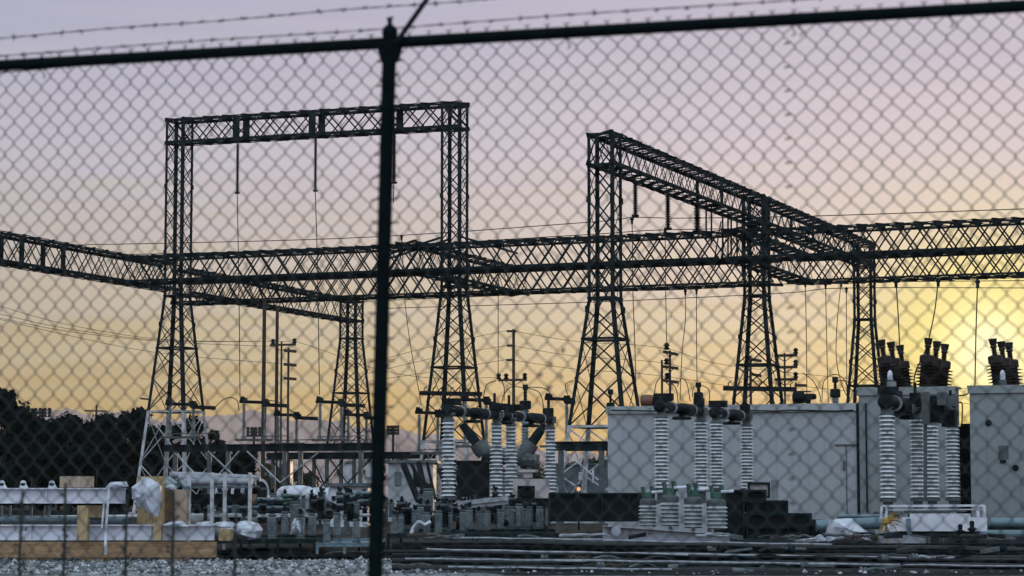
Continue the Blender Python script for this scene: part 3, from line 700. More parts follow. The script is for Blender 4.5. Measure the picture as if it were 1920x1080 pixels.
# ---------------------------------------------------------------- ribbed post insulators, generic
def blade_switch(pxa, pxb, yb, yarm, pxe, D, label):
    """two post insulators carrying an overlapping two-piece blade"""
    c = at((pxa+pxb)/2, yb, D); t = thing('disconnect_switch', c, label, 'switch', 'disconnect switches on the steel platform')
    for px in (pxa, pxb):
        b = at(px, yb, D); tp = at(px, yarm+4, D); h = tp.z-b.z
        m_ = MB(); m_.lathe(ins_profile(20, h-.1, .16, .09, .1), b, Z, 12); m_.lathe([(.2, 0), (.2, .1)], b, Z, 10); m_.build('insulator', 'porcd', t, smooth=True)
    m_ = MB(); a = at(pxa-8, yarm, D); e = at(pxb+9, yarm+2, D); m_.bar(a, e, .26, .22); m_.box(at(pxa, yarm-3, D), .5, .4, .3)
    a = at(pxb-2, yarm+6, D-.6); e = at(pxe, yarm+8, D-1.2); m_.bar(a, e, .28, .26); m_.box(at(pxb, yarm+1, D), .45, .45, .45)
    m_.tube([at(pxa-6, yarm-8, D), at(pxa+2, yarm-7, D)], .1, 6); m_.build('blade', 'dark', t)
    m_ = MB(); m_.box(at((pxa+pxb)/2, yb+2, D), abs(at(pxb, yb, D).x-at(pxa, yb, D).x)+1.2, .35, .16); m_.tube([at(pxa-5, yb-4, D-.5), at(pxe, yb-6, D-.5), at(pxe+2, yb-2, D-.5)], .04, 6); m_.build('mounting_base', 'cap', t)
blade_switch(318, 362, 818, 757, 403, 160, 'blade switch in front of the far left lattice tower')
blade_switch(457, 497, 823, 753, 541, 162, 'blade switch left of the two dark poles')
blade_switch(521, 556, 830, 777, 595, 166, 'lower blade switch right of the two dark poles')
blade_switch(600, 640, 823, 753, 683, 160, 'tall blade switch left of the small distant tower')
blade_switch(653, 687, 830, 777, 712, 166, 'lower blade switch overlapping the small distant tower')
blade_switch(786, 821, 848, 773, 838, 160, 'blade switch just right of the fence post')
blade_switch(872, 912, 835, 749, 926, 150, 'blade switch above the left end of the long dark breaker bar')
blade_switch(1029, 1063, 835, 747, 1076, 150, 'blade switch left of the nearest tower')
D = 150
for i, (px, yt_, yb_, w, lb) in enumerate([(985, 726, 835, 17, 'fat bushing with stepped top above the breaker bar'), (1310, 722, 800, 14, 'bushing standing behind the grey building roof left of centre'), (1567, 712, 800, 15, 'bushing standing behind the roof left of the rightmost tower'), (1145, 735, 830, 12, 'bushing half hidden by the nearest tower')]):
    b = at(px, yb_, D-20); tp = at(px, yt_, D-20); r = w/2*(D-20)/FPX; h = tp.z-b.z
    t = thing('standing_bushing', b, lb, 'bushing', 'bushings standing behind the breakers')
    m_ = MB(); m_.lathe(ins_profile(12, h*.62, r, r*.72), b, Z, 14); m_.build('ribbed_body', 'porcd', t, smooth=True)
    m_ = MB(); m_.lathe([(r*1.1, 0), (r*1.3, .05), (r*1.3, .45), (r*.9, .5)], b+Z*h*.62, Z, 14); m_.build('collar', 'dark', t, smooth=True)
    m_ = MB(); m_.lathe(ins_profile(4, h*.22, r*.5, r*.3), b+Z*(h*.62+.5), Z, 10); m_.tube([b+Z*h*.8, b+Z*h], r*.35, 8); m_.box(b+Z*h, .3, .3, .3); m_.build('terminal', 'dark', t, smooth=True)
    m_ = MB(); m_.bar(V((b.x, b.y, 0)), b, .5, .5); m_.build('pedestal', 'mid', t)
for pts, lb in (([(985, 728), (960, 725), (945, 740), (940, 760)], 'jumper looping left from the fat bushing'), ([(987, 727), (1010, 735), (1018, 755), (1018, 775)], 'jumper looping right from the fat bushing'), ([(987, 726), (1020, 728), (1033, 740), (1035, 755)], 'outer jumper looping right from the fat bushing'),
    ([(936, 706), (945, 725), (945, 752)], 'jumper dropping from the left pole crossarm'), ([(930, 714), (912, 722), (906, 750)], 'round jumper left of the pole crossarm'), ([(1068, 748), (1060, 722), (1074, 714)], 'arched jumper at the left leg of the nearest tower'),
    ([(1238, 708), (1230, 720), (1227, 742)], 'arched jumper left of the dark stub pole'), ([(1298, 745), (1300, 728), (1308, 721), (1325, 727), (1330, 735), (1330, 755)], 'jumper arching over the bushing on the roof'), ([(1258, 718), (1268, 730), (1272, 760)], 'jumper falling right of the crossarm pole'), ([(1270, 725), (1278, 710), (1288, 720), (1294, 752)], 'arched jumper right of the crossarm pole'),
    ([(1505, 699), (1525, 715), (1537, 740), (1538, 755)], 'left half of the crossing jumpers between the right towers'), ([(1541, 756), (1545, 715), (1565, 702), (1583, 712), (1592, 740)], 'big arched jumper left of the rightmost tower'), ([(1568, 714), (1585, 714), (1600, 725)], 'short jumper from the bushing to the rightmost tower'),
    ([(398, 770), (415, 752), (432, 745), (445, 752), (448, 770)], 'arched jumper between the two left blade switches'), ([(500, 750), (525, 755), (545, 770), (558, 775)], 'jumper between neighbouring blade switches'), ([(575, 780), (588, 770), (598, 750)], 'jumper rising to the tall blade switch')):
    wire(pts, 148, lb, .03, 'jumper loops')
# broad dark isolator heads seen over the roof
for (x0, y0, x1, y1, lb) in ((1201, 743, 1250, 760, 'dark switch head with an orange brown drum on the roof line'), (1486, 735, 1520, 755, 'dark switch head over the roof right of the middle tower')):
    D = 100; t = thing('line_switch', at(x0, 790, D), lb, 'switch')
    m_ = MB(); a = at(x0+14, (y0+y1)/2, D); e = at(x1, (y0+y1)/2+4, D); m_.tube([a, e], .2, 12); m_.lathe([(.2, 0), (.26, .05), (.26, .2), (.2, .25)], e, Z, 10)
    for px in (x0+6, x1-4): m_.bar(at(px, y1, D), at(px, 800, D), .22, .22)
    m_.box(at(x0+20, y0-1, D), .7, .2, .05); m_.build('arm', 'dark', t, smooth=True)
    m_ = MB(); m_.lathe([(.16, 0), (.26, .04), (.28, .3), (.26, .5), (.16, .54)], at(x0, (y0+y1)/2, D), V((1,0,0)), 16); m_.build('drum', 'orange' if x0 == 1201 else 'dark', t, smooth=True)

# ---------------------------------------------------------------- steel platform with posts
def platform(px0, px1, ytop, D, posts, label, braces=(), bm='pale'):
    a = V((gx(px0, D), D, at(px0, ytop, D).z)); P0 = V((a.x, a.y, 0)); b = along(P0, U, px1); b.z = a.z
    t = thing('steel_platform', V(((a.x+b.x)/2, (a.y+b.y)/2, 0)), label, 'platform', 'steel platforms under the switches')
    for k, off in enumerate((0, 1.6)):
        m_ = MB(); o = VV*off; m_.prism(a+o-Z*.02, b+o-Z*.02, VV*.16, Z*.02); m_.prism(a+o-Z*.24, b+o-Z*.24, VV*.012, Z*.2); m_.prism(a+o-Z*.46, b+o-Z*.46, VV*.16, Z*.02)
        m_.build('girder', 'steel', t)
    m_ = MB(); n = int((b-a).length/2.5)
    for i in range(n+1): c = a.lerp(b, i/n); m_.bar(c - Z*.2, c+VV*1.6-Z*.2, .15, .2)
    m_.build('cross_members', 'steel', t)
    for px in posts:
        c = along(P0, U, px); m_ = MB(); m_.bar(V((c.x, c.y, 0)), V((c.x, c.y, a.z-.48)), .30, .30); m_.build('column', 'cap', t)
    m_ = MB()
    for (xa, ya, xb, yb) in braces:
        p = along(P0, U, xa); q = along(P0, U, xb); p.z = at(xa, ya, p.y).z; q.z = at(xb, yb, q.y).z; m_.bar(p-VV*.2, q-VV*.2, .14, .06)
    m_.build('diagonal_brace', bm, t)
    return t
platform(306, 692, 834, 158, (328, 392, 427, 533, 563, 676), 'long steel platform carrying the left blade switches, at left of the fence post', ((465, 846, 528, 905), (602, 846, 528, 905), (392, 846, 450, 900), (450, 846, 400, 905), (330, 850, 385, 905)))
platform(500, 800, 849, 170, (512, 540, 589, 613, 640, 664, 745, 760, 790), 'farther dark steel platform passing behind the fence post', ((620, 860, 660, 915), (700, 858, 640, 920), (560, 860, 605, 905), (730, 860, 790, 930), (800, 858, 740, 930), (512, 862, 560, 925), (589, 862, 620, 930), (645, 862, 590, 930)), 'steel')
platform(1040, 1200, 828, 120, (1052, 1128, 1190), 'short dark steel platform behind the nearest tower', ((1060, 845, 1125, 900),))

# ---------------------------------------------------------------- poles
def pole(px, yt_, D, wpx, label, arms=(), name='utility_pole', m='pole', yb=None, ins=()):
    tp = at(px, yt_, D); b = V((tp.x, tp.y, 0)); t = thing(name, b, label, 'pole', 'utility and yard poles'); r = wpx/2*D/FPX
    m_ = MB(); m_.tube([b, tp], r*1.12, 10, r2=r*.9); m_.build('shaft', m, t, smooth=True)
    for (x0, x1, y, tilt) in arms:
        m_ = MB(); m_.bar(at(x0, y, D-.3), at(x1, y+tilt, D-.3), .2, .2)
        if abs(x1-x0) > 24:
            for s_ in (-1, 1): xm = px + s_*min(16, abs(x1-x0)*.35); m_.bar(at(xm, y+1, D-.3), at(px, y+11, D-.3), .06, .06)
        m_.build('crossarm', m, t)
    for (x, y, s_) in ins:
        m_ = MB(); c = at(x, y, D-.3)
        if s_ < 0: m_.lathe([(.04, -.34), (.13, -.26), (.15, 0), (.13, .26), (.04, .34)], c, V((1, .2, -.12)), 8)
        else: m_.lathe(disc_profile(2, .30*s_, .15*s_, .09*s_), c, Z, 8); m_.build('insulator', 'dark', t, smooth=True)
    return t
pole(496, 560, 172, 7.5, 'left of the two thick dark poles standing under the low left beam')
pole(520, 575, 174, 6.5, 'right of the two thick dark poles standing under the low left beam')
pole(541, 652, 160, 4.5, 'thin pole with three pairs of dark strain insulators, right of the thick dark poles', ins=[(534, 656, -1), (555, 659, -1), (534, 682, -1), (555, 685, -1), (534, 708, -1), (554, 711, -1)], arms=[(532, 556, 657, 2), (532, 556, 683, 2), (532, 556, 709, 2)])
pole(528, 640, 215, 4, 'double crossarm pole behind the thick dark poles', [(506, 555, 647, -1)], ins=[(512, 645, 1.6), (552, 644, 1.6)])
pole(963, 617, 205, 6, 'tall utility pole with three short arms and one long crossarm right of the fence post', [(950, 968, 621, 0), (950, 966, 648, 0), (949, 966, 675, 0), (934, 988, 713, -1)], ins=[(935, 711, 1.7), (949, 711, 1.7), (984, 710, 1.7)])
pole(1241, 675, 160, 4.5, 'short dark stub pole left of the three-armed pole')
pole(1256, 657, 160, 4.5, 'pole with three arms carrying round cutouts, right of the nearest tower', [(1243, 1272, 659, 6), (1243, 1272, 687, 4), (1243, 1272, 713, 4)], ins=[(1250, 656, 1.6), (1250, 684, 1.5), (1251, 711, 1.5), (1268, 667, -1), (1269, 694, -1), (1268, 720, -1), (1279, 668, -1), (1279, 695, -1), (1279, 722, -1)])
pole(1471, 662, 170, 4, 'pole with three level crossarms right of the middle lattice tower', [(1452, 1495, 667, -1), (1452, 1495, 689, -1), (1452, 1495, 712, -1)], ins=[(1492, 664, 1.5), (1492, 686, 1.5), (1492, 709, 1.5)])
pole(1407, 667, 165, 5, 'dark pole seen through the middle lattice tower', ins=[(1413, 675, -1), (1422, 678, -1), (1413, 703, -1), (1422, 706, -1)], arms=[(1405, 1428, 673, 4), (1405, 1428, 701, 4)])
pole(1492, 717, 165, 4, 'short pole with a side insulator by the roof line', ins=[(1500, 722, -1), (1506, 722, -1)], arms=[(1490, 1512, 722, 1)])
pole(181, 759, 300, 4, 'tiny distant pole with one crossarm above the left trees', [(159, 201, 770, 1)])
for (x0, x1, y, D, lb) in ((787, 904, 737, 160, 'thick crossbar fixed across the tower right of the fence post'), (1356, 1492, 728, 148, 'thick crossbar fixed across the middle lattice tower'), (263, 280, 747, 168, 'stub arm at the left leg of the far left tower')):
    a, b = at(x0, y, D), at(x1, y+2, D); m_ = MB(); m_.bar(a, b, .34 if x1-x0 > 40 else .12, .3 if x1-x0 > 40 else .12)
    for k in range(7 if x1-x0 > 40 else 0): c = a.lerp(b, (k+.5)/7); m_.tube([c, c+Z*.35, c+Z*.45+U*.2], .04, 5)
    solo('crossbar', m_, 'dark', (a+b)/2, lb, 'crossbar', 'crossbars on the towers')
def floodmast(px, ytop, ybot, D, label, w=22):
    t = thing('floodlight_mast', V((gx(px, D), D, 0)), label, 'floodlight mast', 'distant floodlight masts')
    m_ = MB(); m_.tube([V((gx(px, D), D, 0)), at(px, ytop, D)], .22, 6); m_.build('mast', 'dark', t)
    for k in range(3):
        y = ytop + 3 + k*6; m_ = MB(); m_.bar(at(px-w/2, y, D), at(px+w/2, y, D), .16); m_.build('crossarm', 'dark', t)
        for j in range(4):
            m_ = MB(); x = px - w/2 + w*j/3; m_.box(at(x, y-1.5, D), .55, .4, .55); m_.build('lamp_head', 'dark', t)
floodmast(476, 802, 840, 420, 'floodlight mast on the horizon between the left blade switches')
floodmast(737, 799, 845, 420, 'floodlight mast on the horizon just right of the fence post', 18)
floodmast(80, 766, 790, 420, 'floodlight mast above the far left trees', 26)

# ---------------------------------------------------------------- dead tank breaker behind the left columns
D = 92; t = thing('tank_breaker', V((gx(940, D), D, 0)), 'dark tank breaker with two slanting grey bushings behind the left ribbed columns', 'circuit breaker')
m_ = MB(); a, b = at(858, 868, D), at(918, 932, D); m_.box((a+b)/2, b.x-a.x, 1.8, a.z-b.z); m_.box(at(888, 866, D), b.x-a.x+.2, 2, .08); m_.build('housing', 'dark', t)
m_ = MB(); m_.tube([at(905, 848, D), at(1010, 868, D)], .34, 18); m_.build('tank', 'cap', t, smooth=True)
for (x0, y0, x1, y1) in ((866, 795, 899, 838), (1022, 795, 992, 838)):
    m_ = MB(); p, q = at(x1, y1, D-.8), at(x0, y0, D-.8); m_.lathe([(.20, 0), (.20, (q-p).length*.5), (.15, (q-p).length)], p, (q-p), 16); m_.build('slanted_bushing', 'steel', t, smooth=True)
    m_ = MB(); m_.lathe([(.30, -.35), (.34, -.1), (.30, .2)], p, (q-p), 18); m_.build('bushing_turret', 'cap', t, smooth=True)
m_ = MB(); c = at(992, 863, D-2); m_.lathe([(.05, -.28), (.2, -.2), (.27, 0), (.2, .2), (.05, .27)], c, Z, 16); m_.bar(c-Z*.25, c-Z*1.0, .2, .2); m_.build('glass_gauge', 'cap', t, smooth=True)
m_ = MB()
for x in (880, 935, 1000): m_.bar(at(x, 870, D), V((gx(x, D), D, 0)), .18, .18)
m_.build('legs', 'dark', t)
D = 73; t = thing('junction_box', V((gx(996, D), D, 0)), 'pale junction box with an arched opening between the left ribbed columns', 'junction box')
m_ = MB(); a, b = at(962, 898, D), at(1030, 934, D); w = b.x-a.x
m_.box(V((a.x+w*.06, D, (a.z+b.z)/2)), w*.12, .7, a.z-b.z); m_.box(V((a.x+w*.80, D, (a.z+b.z)/2)), w*.40, .7, a.z-b.z); m_.box(V((a.x+w*.36, D, a.z-.11)), w*.48, .7, .22); m_.box(V((a.x+w*.36, D+.32, (a.z+b.z)/2)), w*.48, .05, a.z-b.z)
m_.box(at(990, 883, D), .66, .5, .09); m_.box(at(972, 882, D), .12, .12, .26); m_.box(at(990, 890, D), .3, .3, .2); m_.build('shell', 'pinkish', t)
m_ = MB(); m_.box(at(984, 925, D-.1), .5, .3, .2); m_.lathe([(.12, 0), (.14, .1), (.05, .16)], at(984, 920, D-.1), Z, 12); m_.box(V((a.x+w*.5, D, b.z*.5)), w*.9, .5, b.z); m_.build('fittings', 'dark', t)

# ---------------------------------------------------------------- left timber and steel stack
D = 56.0
def blk(x0, y0, x1, y1, D, d, m_=None, rz=0, mi=0, back=0):
    a, b = at(x0, y0, D), at(x1, y1, D); m_ = m_ or MB()
    ax = (V((math.cos(rz), math.sin(rz), 0)), V((-math.sin(rz), math.cos(rz), 0)))
    m_.box((a+b)/2 + V((0, d/2+back, 0)), abs(b.x-a.x), d, abs(a.z-b.z), mi, ax); return m_, (a+b)/2
GB = 'timbers of the steel stack'
for i, (x0, y0, x1, y1, Dd, d, m, lb) in enumerate([
  (-60, 1016, 403, 1045, 55.8, .34, 'wood', 'long orange-brown timber baulk at the bottom of the left stack'),
  (-60, 1017, 396, 1045, 57.4, .34, 'wood', 'second long timber baulk lying behind the front one'),
  (45, 1046, 70, 1055, 55.9, 1.9, 'woody', 'sleeper block under the left part of the long baulk'),
  (154, 1046, 195, 1055, 55.9, 1.9, 'woody', 'sleeper block under the long baulk below the white strap'),
  (299, 1046, 342, 1055, 55.9, 1.9, 'woodp', 'sleeper block under the right part of the long baulk'),
  (145, 948, 163, 1013, 55.5, .25, 'woody', 'upright yellow timber wedged between the two white channels'),
  (163, 948, 195, 970, 56.3, .3, 'woody', 'short level timber behind the white strap'),
  (112, 893, 168, 914, 56.0, .6, 'woodp', 'pale timber block lying on top of the upper white channel'),
  (258, 893, 305, 984, 56.9, .35, 'woody', 'broad yellow timber standing behind the torn plastic wrap'),
  (306, 918, 324, 976, 57.6, .4, 'wood', 'dark brown board end right of the plastic wrap'),
  (327, 918, 350, 984, 57.2, .4, 'woodp', 'grey brown board end left of the grey pipes'),
  (288, 979, 302, 1013, 55.5, .25, 'woody', 'yellow timber stub on the lower white channel'),
  (410, 992, 432, 1014, 57.5, .5, 'woody', 'small timber block beyond the right end of the lower channel'),
  (262, 984, 300, 1000, 57.0, .8, 'wood', 'brown timber lying under the broad yellow timber')]):
    m_, c = blk(x0, y0, x1, y1, Dd, d, rz=(.01*(i % 3-1) if i > 1 else 0)); solo('timber_block' if i > 1 else 'timber_baulk', m_, m, c, lb, 'timber', GB)
def channel(x0, x1, y0, y1, D, label, m='white', lugs=()):
    a, b = at(x0, y0, D), at(x1, y1, D); xm, zt_, zb = (a.x+b.x)/2, a.z, b.z; w = b.x-a.x
    t = thing('steel_channel', V((xm, D, zb)), label, 'steel channel', 'pale steel channels in the left stack'); m_ = MB()
    m_.box((xm, D+.16, (zt_+zb)/2), w, .02, zt_-zb-.04); m_.box((xm, D+.16, zt_-.014), w, .34, .028); m_.box((xm, D+.16, zb+.014), w, .34, .028)
    n = int(w/1.4)
    for i in range(n+1): m_.box((a.x+.06+(w-.12)*i/n, D+.09, (zt_+zb)/2), .016, .12, zt_-zb-.06)
    m_.build('section', m, t)
    for lx in lugs:
        m_ = MB(); c = at(lx, y0, D); m_.prism(c+V((0, .1, 0)), c+V((-.02, .1, .12)), V((.11, 0, 0)), V((0, .02, 0)), 0, V((.06, 0, 0))); m_.lathe([(.07, -.02), (.07, .02)], c+V((-.02, .1, .12)), V((0,1,0)), 12); m_.build('lifting_lug', m, t, smooth=True)
channel(-60, 400, 984, 1013, 55.9, 'lower long white steel channel resting on the timber baulk')
channel(-60, 233, 915, 944, 55.9, 'upper white steel channel with lifting lugs on top', lugs=(3, 43, 97))
m_ = MB(); m_.tube([at(-60, 975, 56.6), at(120, 975, 56.6), at(240, 977, 56.6)], .075, 12); m_.tube([at(-60, 968, 57), at(240, 971, 57)], .03, 8)
solo('blue_grey_pipe', m_, 'teal', at(100, 975, 56.6), 'blue grey pipe running between the two white channels', 'pipe', smooth=True)
m_ = MB()
for x in (4, 20, 92, 60): m_.bar(at(x, 948, 56.8), at(x-3, 984, 56.8), .07, .05)
for x in (85, 95): m_.bar(at(x, 948, 56.2), at(x-3, 970, 56.2), .06, .04)
solo('steel_trestle', m_, 'mid', at(60, 984, 57), 'dim grey steel frame seen between the two white channels', 'frame')
m_ = MB()
pts = [at(205, 908, 55.6), at(203, 930, 55.6), at(201, 960, 55.55), at(198, 1000, 55.55), at(198, 1040, 55.5)]
for a, b in zip(pts, pts[1:]): m_.bar(a, b, .06, .012, up=V((0,1,0)))
pts = [at(195, 944, 55.5), at(193, 965, 55.5), at(191, 990, 55.5)]
for a, b in zip(pts, pts[1:]): m_.bar(a, b, .045, .012, up=V((0,1,0)))
m_.box(at(198, 1031, 55.45), .075, .02, .22)
solo('white_strap', m_, 'white2', at(200, 1000, 55.5), 'white tie-down strap hanging over the left stack', 'strap')
def crumple(outline, D, d, label, name, m, cat='plastic sheet', seed=1, bulge=.25):
    """draped sheet: fan of folded facets with real depth"""
    rnd = random.Random(seed); P0_ = [at(x, y, D) for x, y in outline]; P = []
    for a_, b_ in zip(P0_, P0_[1:]+P0_[:1]):
        for u_ in range(5): P.append(a_.lerp(b_, u_/5) + V((rnd.uniform(-.006, .006), 0, rnd.uniform(-.006, .006))))
    c = sum(P, V((0,0,0)))/len(P); m_ = MB(); n = len(P); rings = 9
    vs = []; f1, f2, f3 = rnd.uniform(0, 6), rnd.uniform(0, 6), rnd.randint(2, 4)
    for k in range(rings+1):
        t = k/rings
        for i, p in enumerate(P):
            a = 2*math.pi*i/n; q = c.lerp(p, t)
            h = math.cos(t*math.pi/2)**.8*bulge + (.35*bulge*math.sin(a*f3+f1+t*2.5) + .2*bulge*math.sin(a*(f3+3)+f2-t*4))*t*(1.15-t) + .012*math.sin(a*17+t*9)
            vs.append(q - V((0, h, 0)))
    fs = []
    for k in range(rings):
        for i in range(n): j = (i+1) % n; fs.append((k*n+i, k*n+j, (k+1)*n+j, (k+1)*n+i))
    o = len(vs); vs += [p + V((0, d, 0)) for p in P]
    for i in range(n): j = (i+1) % n; fs.append((rings*n+i, rings*n+j, o+j, o+i))
    fs.append(tuple(o+i for i in range(n-1, -1, -1)))
    m_.add(vs, fs); return solo(name, m_, m, c, label, cat, 'white plastic wrapping', smooth=True)
crumple([(247, 913), (258, 906), (268, 894), (276, 897), (290, 905), (297, 912), (295, 950), (291, 968), (280, 962), (250, 944), (262, 941), (247, 936)], 55.6, .5, 'torn white plastic wrap over the end of the upper channel', 'plastic_wrap', 'white2', seed=3, bulge=.3)
crumple([(198, 914), (207, 904), (232, 903), (236, 912), (220, 916)], 55.7, .4, 'small crumpled white wrap on top of the upper channel', 'plastic_wrap', 'white2', seed=4, bulge=.1)
crumple([(303, 985), (320, 978), (340, 977), (350, 988), (330, 990), (318, 987)], 55.5, .3, 'loose white plastic flap on the lower channel', 'plastic_wrap', 'white2', seed=5, bulge=.1)
crumple([(303, 914), (320, 908), (328, 912), (326, 919), (310, 918)], 57.2, .3, 'scrap of white plastic above the dark brown board', 'plastic_wrap', 'white2', seed=6, bulge=.08)
crumple([(360, 990), (370, 980), (385, 978), (392, 986), (408, 979), (425, 980), (436, 990), (452, 977), (475, 982), (484, 995), (478, 1010), (362, 1010)], 58.5, 1.2, 'bluish translucent plastic over bundled goods right of the left stack', 'plastic_wrap', 'white2', seed=8, bulge=.3)
crumple([(545, 985), (552, 972), (562, 972), (568, 985), (566, 1003), (545, 1003)], 61.5, .5, 'bluish plastic cover among the small dark insulators', 'plastic_wrap', 'white2', seed=9, bulge=.2)
# grey pipe bundle on a rack
D = 66
for i, (x0, y0, x1, y1, Dd) in enumerate([(318, 890, 488, 897, 66), (335, 896, 480, 905, 65.6), (345, 904, 474, 903, 65.2), (352, 890, 430, 895, 66.6), (330, 899, 440, 898, 66.9)]):
    p, q = at(x0, y0, Dd), at(x1, y1, Dd); d = (q-p).normalized(); L_ = (q-p).length; m_ = MB(); m_.lathe([(.062, 0.25), (.062, .0), (.095, 0), (.095, L_), (.06, L_)], p, d, 14)
    solo('grey_pipe', m_, 'pipeg', (p+q)/2, ['topmost light grey pipe on the rack', 'second light grey pipe on the rack', 'lowest light grey pipe on the rack', 'short light grey pipe at the back of the rack', 'light grey pipe with open end at the left of the rack'][i], 'pipe', 'light grey pipes on the rack', True)
for i, (x0, y0, x1, y1) in enumerate([(306, 900, 322, 912), (316, 898, 332, 910), (340, 904, 352, 916)]):
    m_ = MB(); m_.tube([at(x0, y0, 64.5), at(x1, y1, 63.2)], .08, 12); solo('short_pipe', m_, 'teal', at(x1, y1, 63.2), ['leftmost', 'middle', 'rightmost'][i]+' short blue grey pipe stub leaning by the pipe rack', 'pipe', 'short pipe stubs', True)
t = thing('pipe_rack', V((gx(410, 65), 65, 0)), 'pale upright rack holding the light grey pipes', 'rack')
for x, yt_ in ((355, 885), (398, 886), (422, 885), (469, 886)):
    m_ = MB(); m_.bar(at(x, yt_, 64.9), V((gx(x, 64.9), 64.9, 0)), .11, .1); m_.build('upright', 'pale', t)
m_ = MB(); m_.bar(at(350, 913, 65), at(474, 913, 65), .08, .08); m_.build('shelf', 'mid', t); m_ = MB(); m_.box(at(400, 936, 66), 2.4, 1.2, .3); m_.build('lower_tray', 'dark', t)
# reels and tanks in the background
for i, (x, y, r) in enumerate([(427, 926, .38), (441, 924, .42), (478, 922, .45)]):
    t = thing('cable_reel', at(x, y+14, 78), ['left', 'middle', 'right'][i] + ' white cable reel with dark open centre behind the pipe rack', 'reel', 'cable reels'); c = at(x, y, 78); ax = V((.8, -.6, 0))
    m_ = MB(); m_.lathe([(r, -.25), (r, -.2), (r*.7, -.2), (r*.7, .2), (r, .2), (r, .25)], c, ax, 20); m_.build('flange', 'white', t, smooth=True)
    m_ = MB(); m_.lathe([(r*.8, .255), (r*.75, .27)], c, ax, 20); m_.lathe([(r*.72, -.19), (r*.72, .19)], c, ax, 20); m_.build('core', 'dark', t, smooth=True)
for i, (x0, x1, y0, y1) in enumerate([(518, 592, 912, 940), (460, 500, 914, 938), (592, 612, 916, 940)]):
    D = 120; c0 = at(x0, (y0+y1)/2, D); c1 = at(x1, (y0+y1)/2, D); r = (at(x0, y0, D).z-at(x0, y1, D).z)/2*1.15; L_ = (c1-c0).length; m_ = MB()
    m_.lathe([(.05, 0), (r*.55, .08), (r*.85, .3), (r, .7), (r, L_-.7), (r*.85, L_-.3), (r*.5, L_-.05), (.05, L_)], c0, (c1-c0), 24)
    t = thing('white_tank', V(((c0.x+c1.x)/2, D, 0)), ['large white round-ended tank behind the platform columns', 'small white tank behind the cable reels', 'short white tank behind the platform columns, right of the large one'][i], 'tank', 'white tanks')
    m_.build('shell', 'white', t, smooth=True)
    m_ = MB()
    for q in (.25, .75): c = c0.lerp(c1, q); m_.box(V((c.x, c.y, (c.z-r*.8)/2)), .4, 1, max(.1, c.z-r*.8))
    m_.build('saddle', 'concrete', t)
def shed(x0, x1, y0, D, label, m, openings=(), name='shed', depth=6, roof='mid'):
    a, b = at(x0, y0, D), at(x1, y0, D); t = thing(name, V(((a.x+b.x)/2, D, 0)), label, 'building'); m_ = MB(); m_.box(V(((a.x+b.x)/2, D+depth/2, a.z/2)), b.x-a.x, depth, a.z); m_.build('wall', m, t)
    m_ = MB(); m_.box(V(((a.x+b.x)/2, D+depth/2, a.z+.08)), b.x-a.x+.5, depth+.5, .16); m_.build('roof', roof, t)
    for (u0, v0, u1, v1, mm) in openings:
        m_ = MB(); p, q = at(u0, v0, D-.06), at(u1, v1, D-.06); m_.box((p+q)/2, abs(q.x-p.x), .12, abs(p.z-q.z)); m_.build('window' if mm != 'red' else 'red_panel', mm, t)
    return t
shed(618, 690, 912, 110, 'white low container with dark round holes below the small distant tower', 'white', [(622, 930, 629, 938, 'dark'), (648, 922, 662, 928, 'dark'), (636, 925, 644, 932, 'dark')], 'container')
shed(497, 540, 862, 260, 'distant white shop building with red panels behind the platform', 'white', [(503, 868, 516, 880, 'red'), (524, 870, 530, 880, 'dark')])
shed(640, 700, 868, 240, 'distant pale house behind the small tower', 'pale', [(660, 880, 668, 890, 'dark'), (680, 880, 686, 890, 'dark')])
shed(728, 812, 868, 130, 'pale flat-roofed shed just right of the fence post', 'panel', [(740, 885, 752, 910, 'mid'), (775, 884, 790, 912, 'dark')])
shed(1030, 1142, 872, 190, 'low dark shed behind the nearest tower', 'mid', [(1085, 885, 1092, 900, 'white'), (1110, 880, 1114, 905, 'white')])
shed(905, 1000, 880, 200, 'low grey shed behind the left ribbed columns', 'mid', [(925, 890, 935, 900, 'dark')])
def lamp(px, py, D, label):
    m = bpy.data.materials.new('lamp_glow'); m.use_nodes = True; b = m.node_tree.nodes['Principled BSDF']; b.inputs['Emission Color'].default_value = (1, .45, .16, 1); b.inputs['Emission Strength'].default_value = .8; b.inputs['Base Color'].default_value = (1, .6, .3, 1)
    M['lamp_glow'] = m; c = at(px, py, D); t = thing('yard_lamp', V((c.x, c.y, 0)), label, 'lamp', 'small warm yard lamps')
    m_ = MB(); m_.lathe([(.03, -.10), (.08, -.05), (.08, .04), (.03, .09)], c, Z, 10); m_.build('bulb', 'lamp_glow', t, smooth=True)
    m_ = MB(); m_.tube([V((c.x, c.y, 0)), c-Z*.16], .04, 6); m_.lathe([(.2, .12), (.05, .2)], c, Z, 10); m_.build('stem', 'dark', t)
lamp(506, 931, 100, 'lit warm lamp between the white tanks')
lamp(1085, 917, 100, 'lit pinkish lamp at the foot of the nearest tower')
lamp(793, 913, 100, 'lit lamp near the shed right of the fence post')

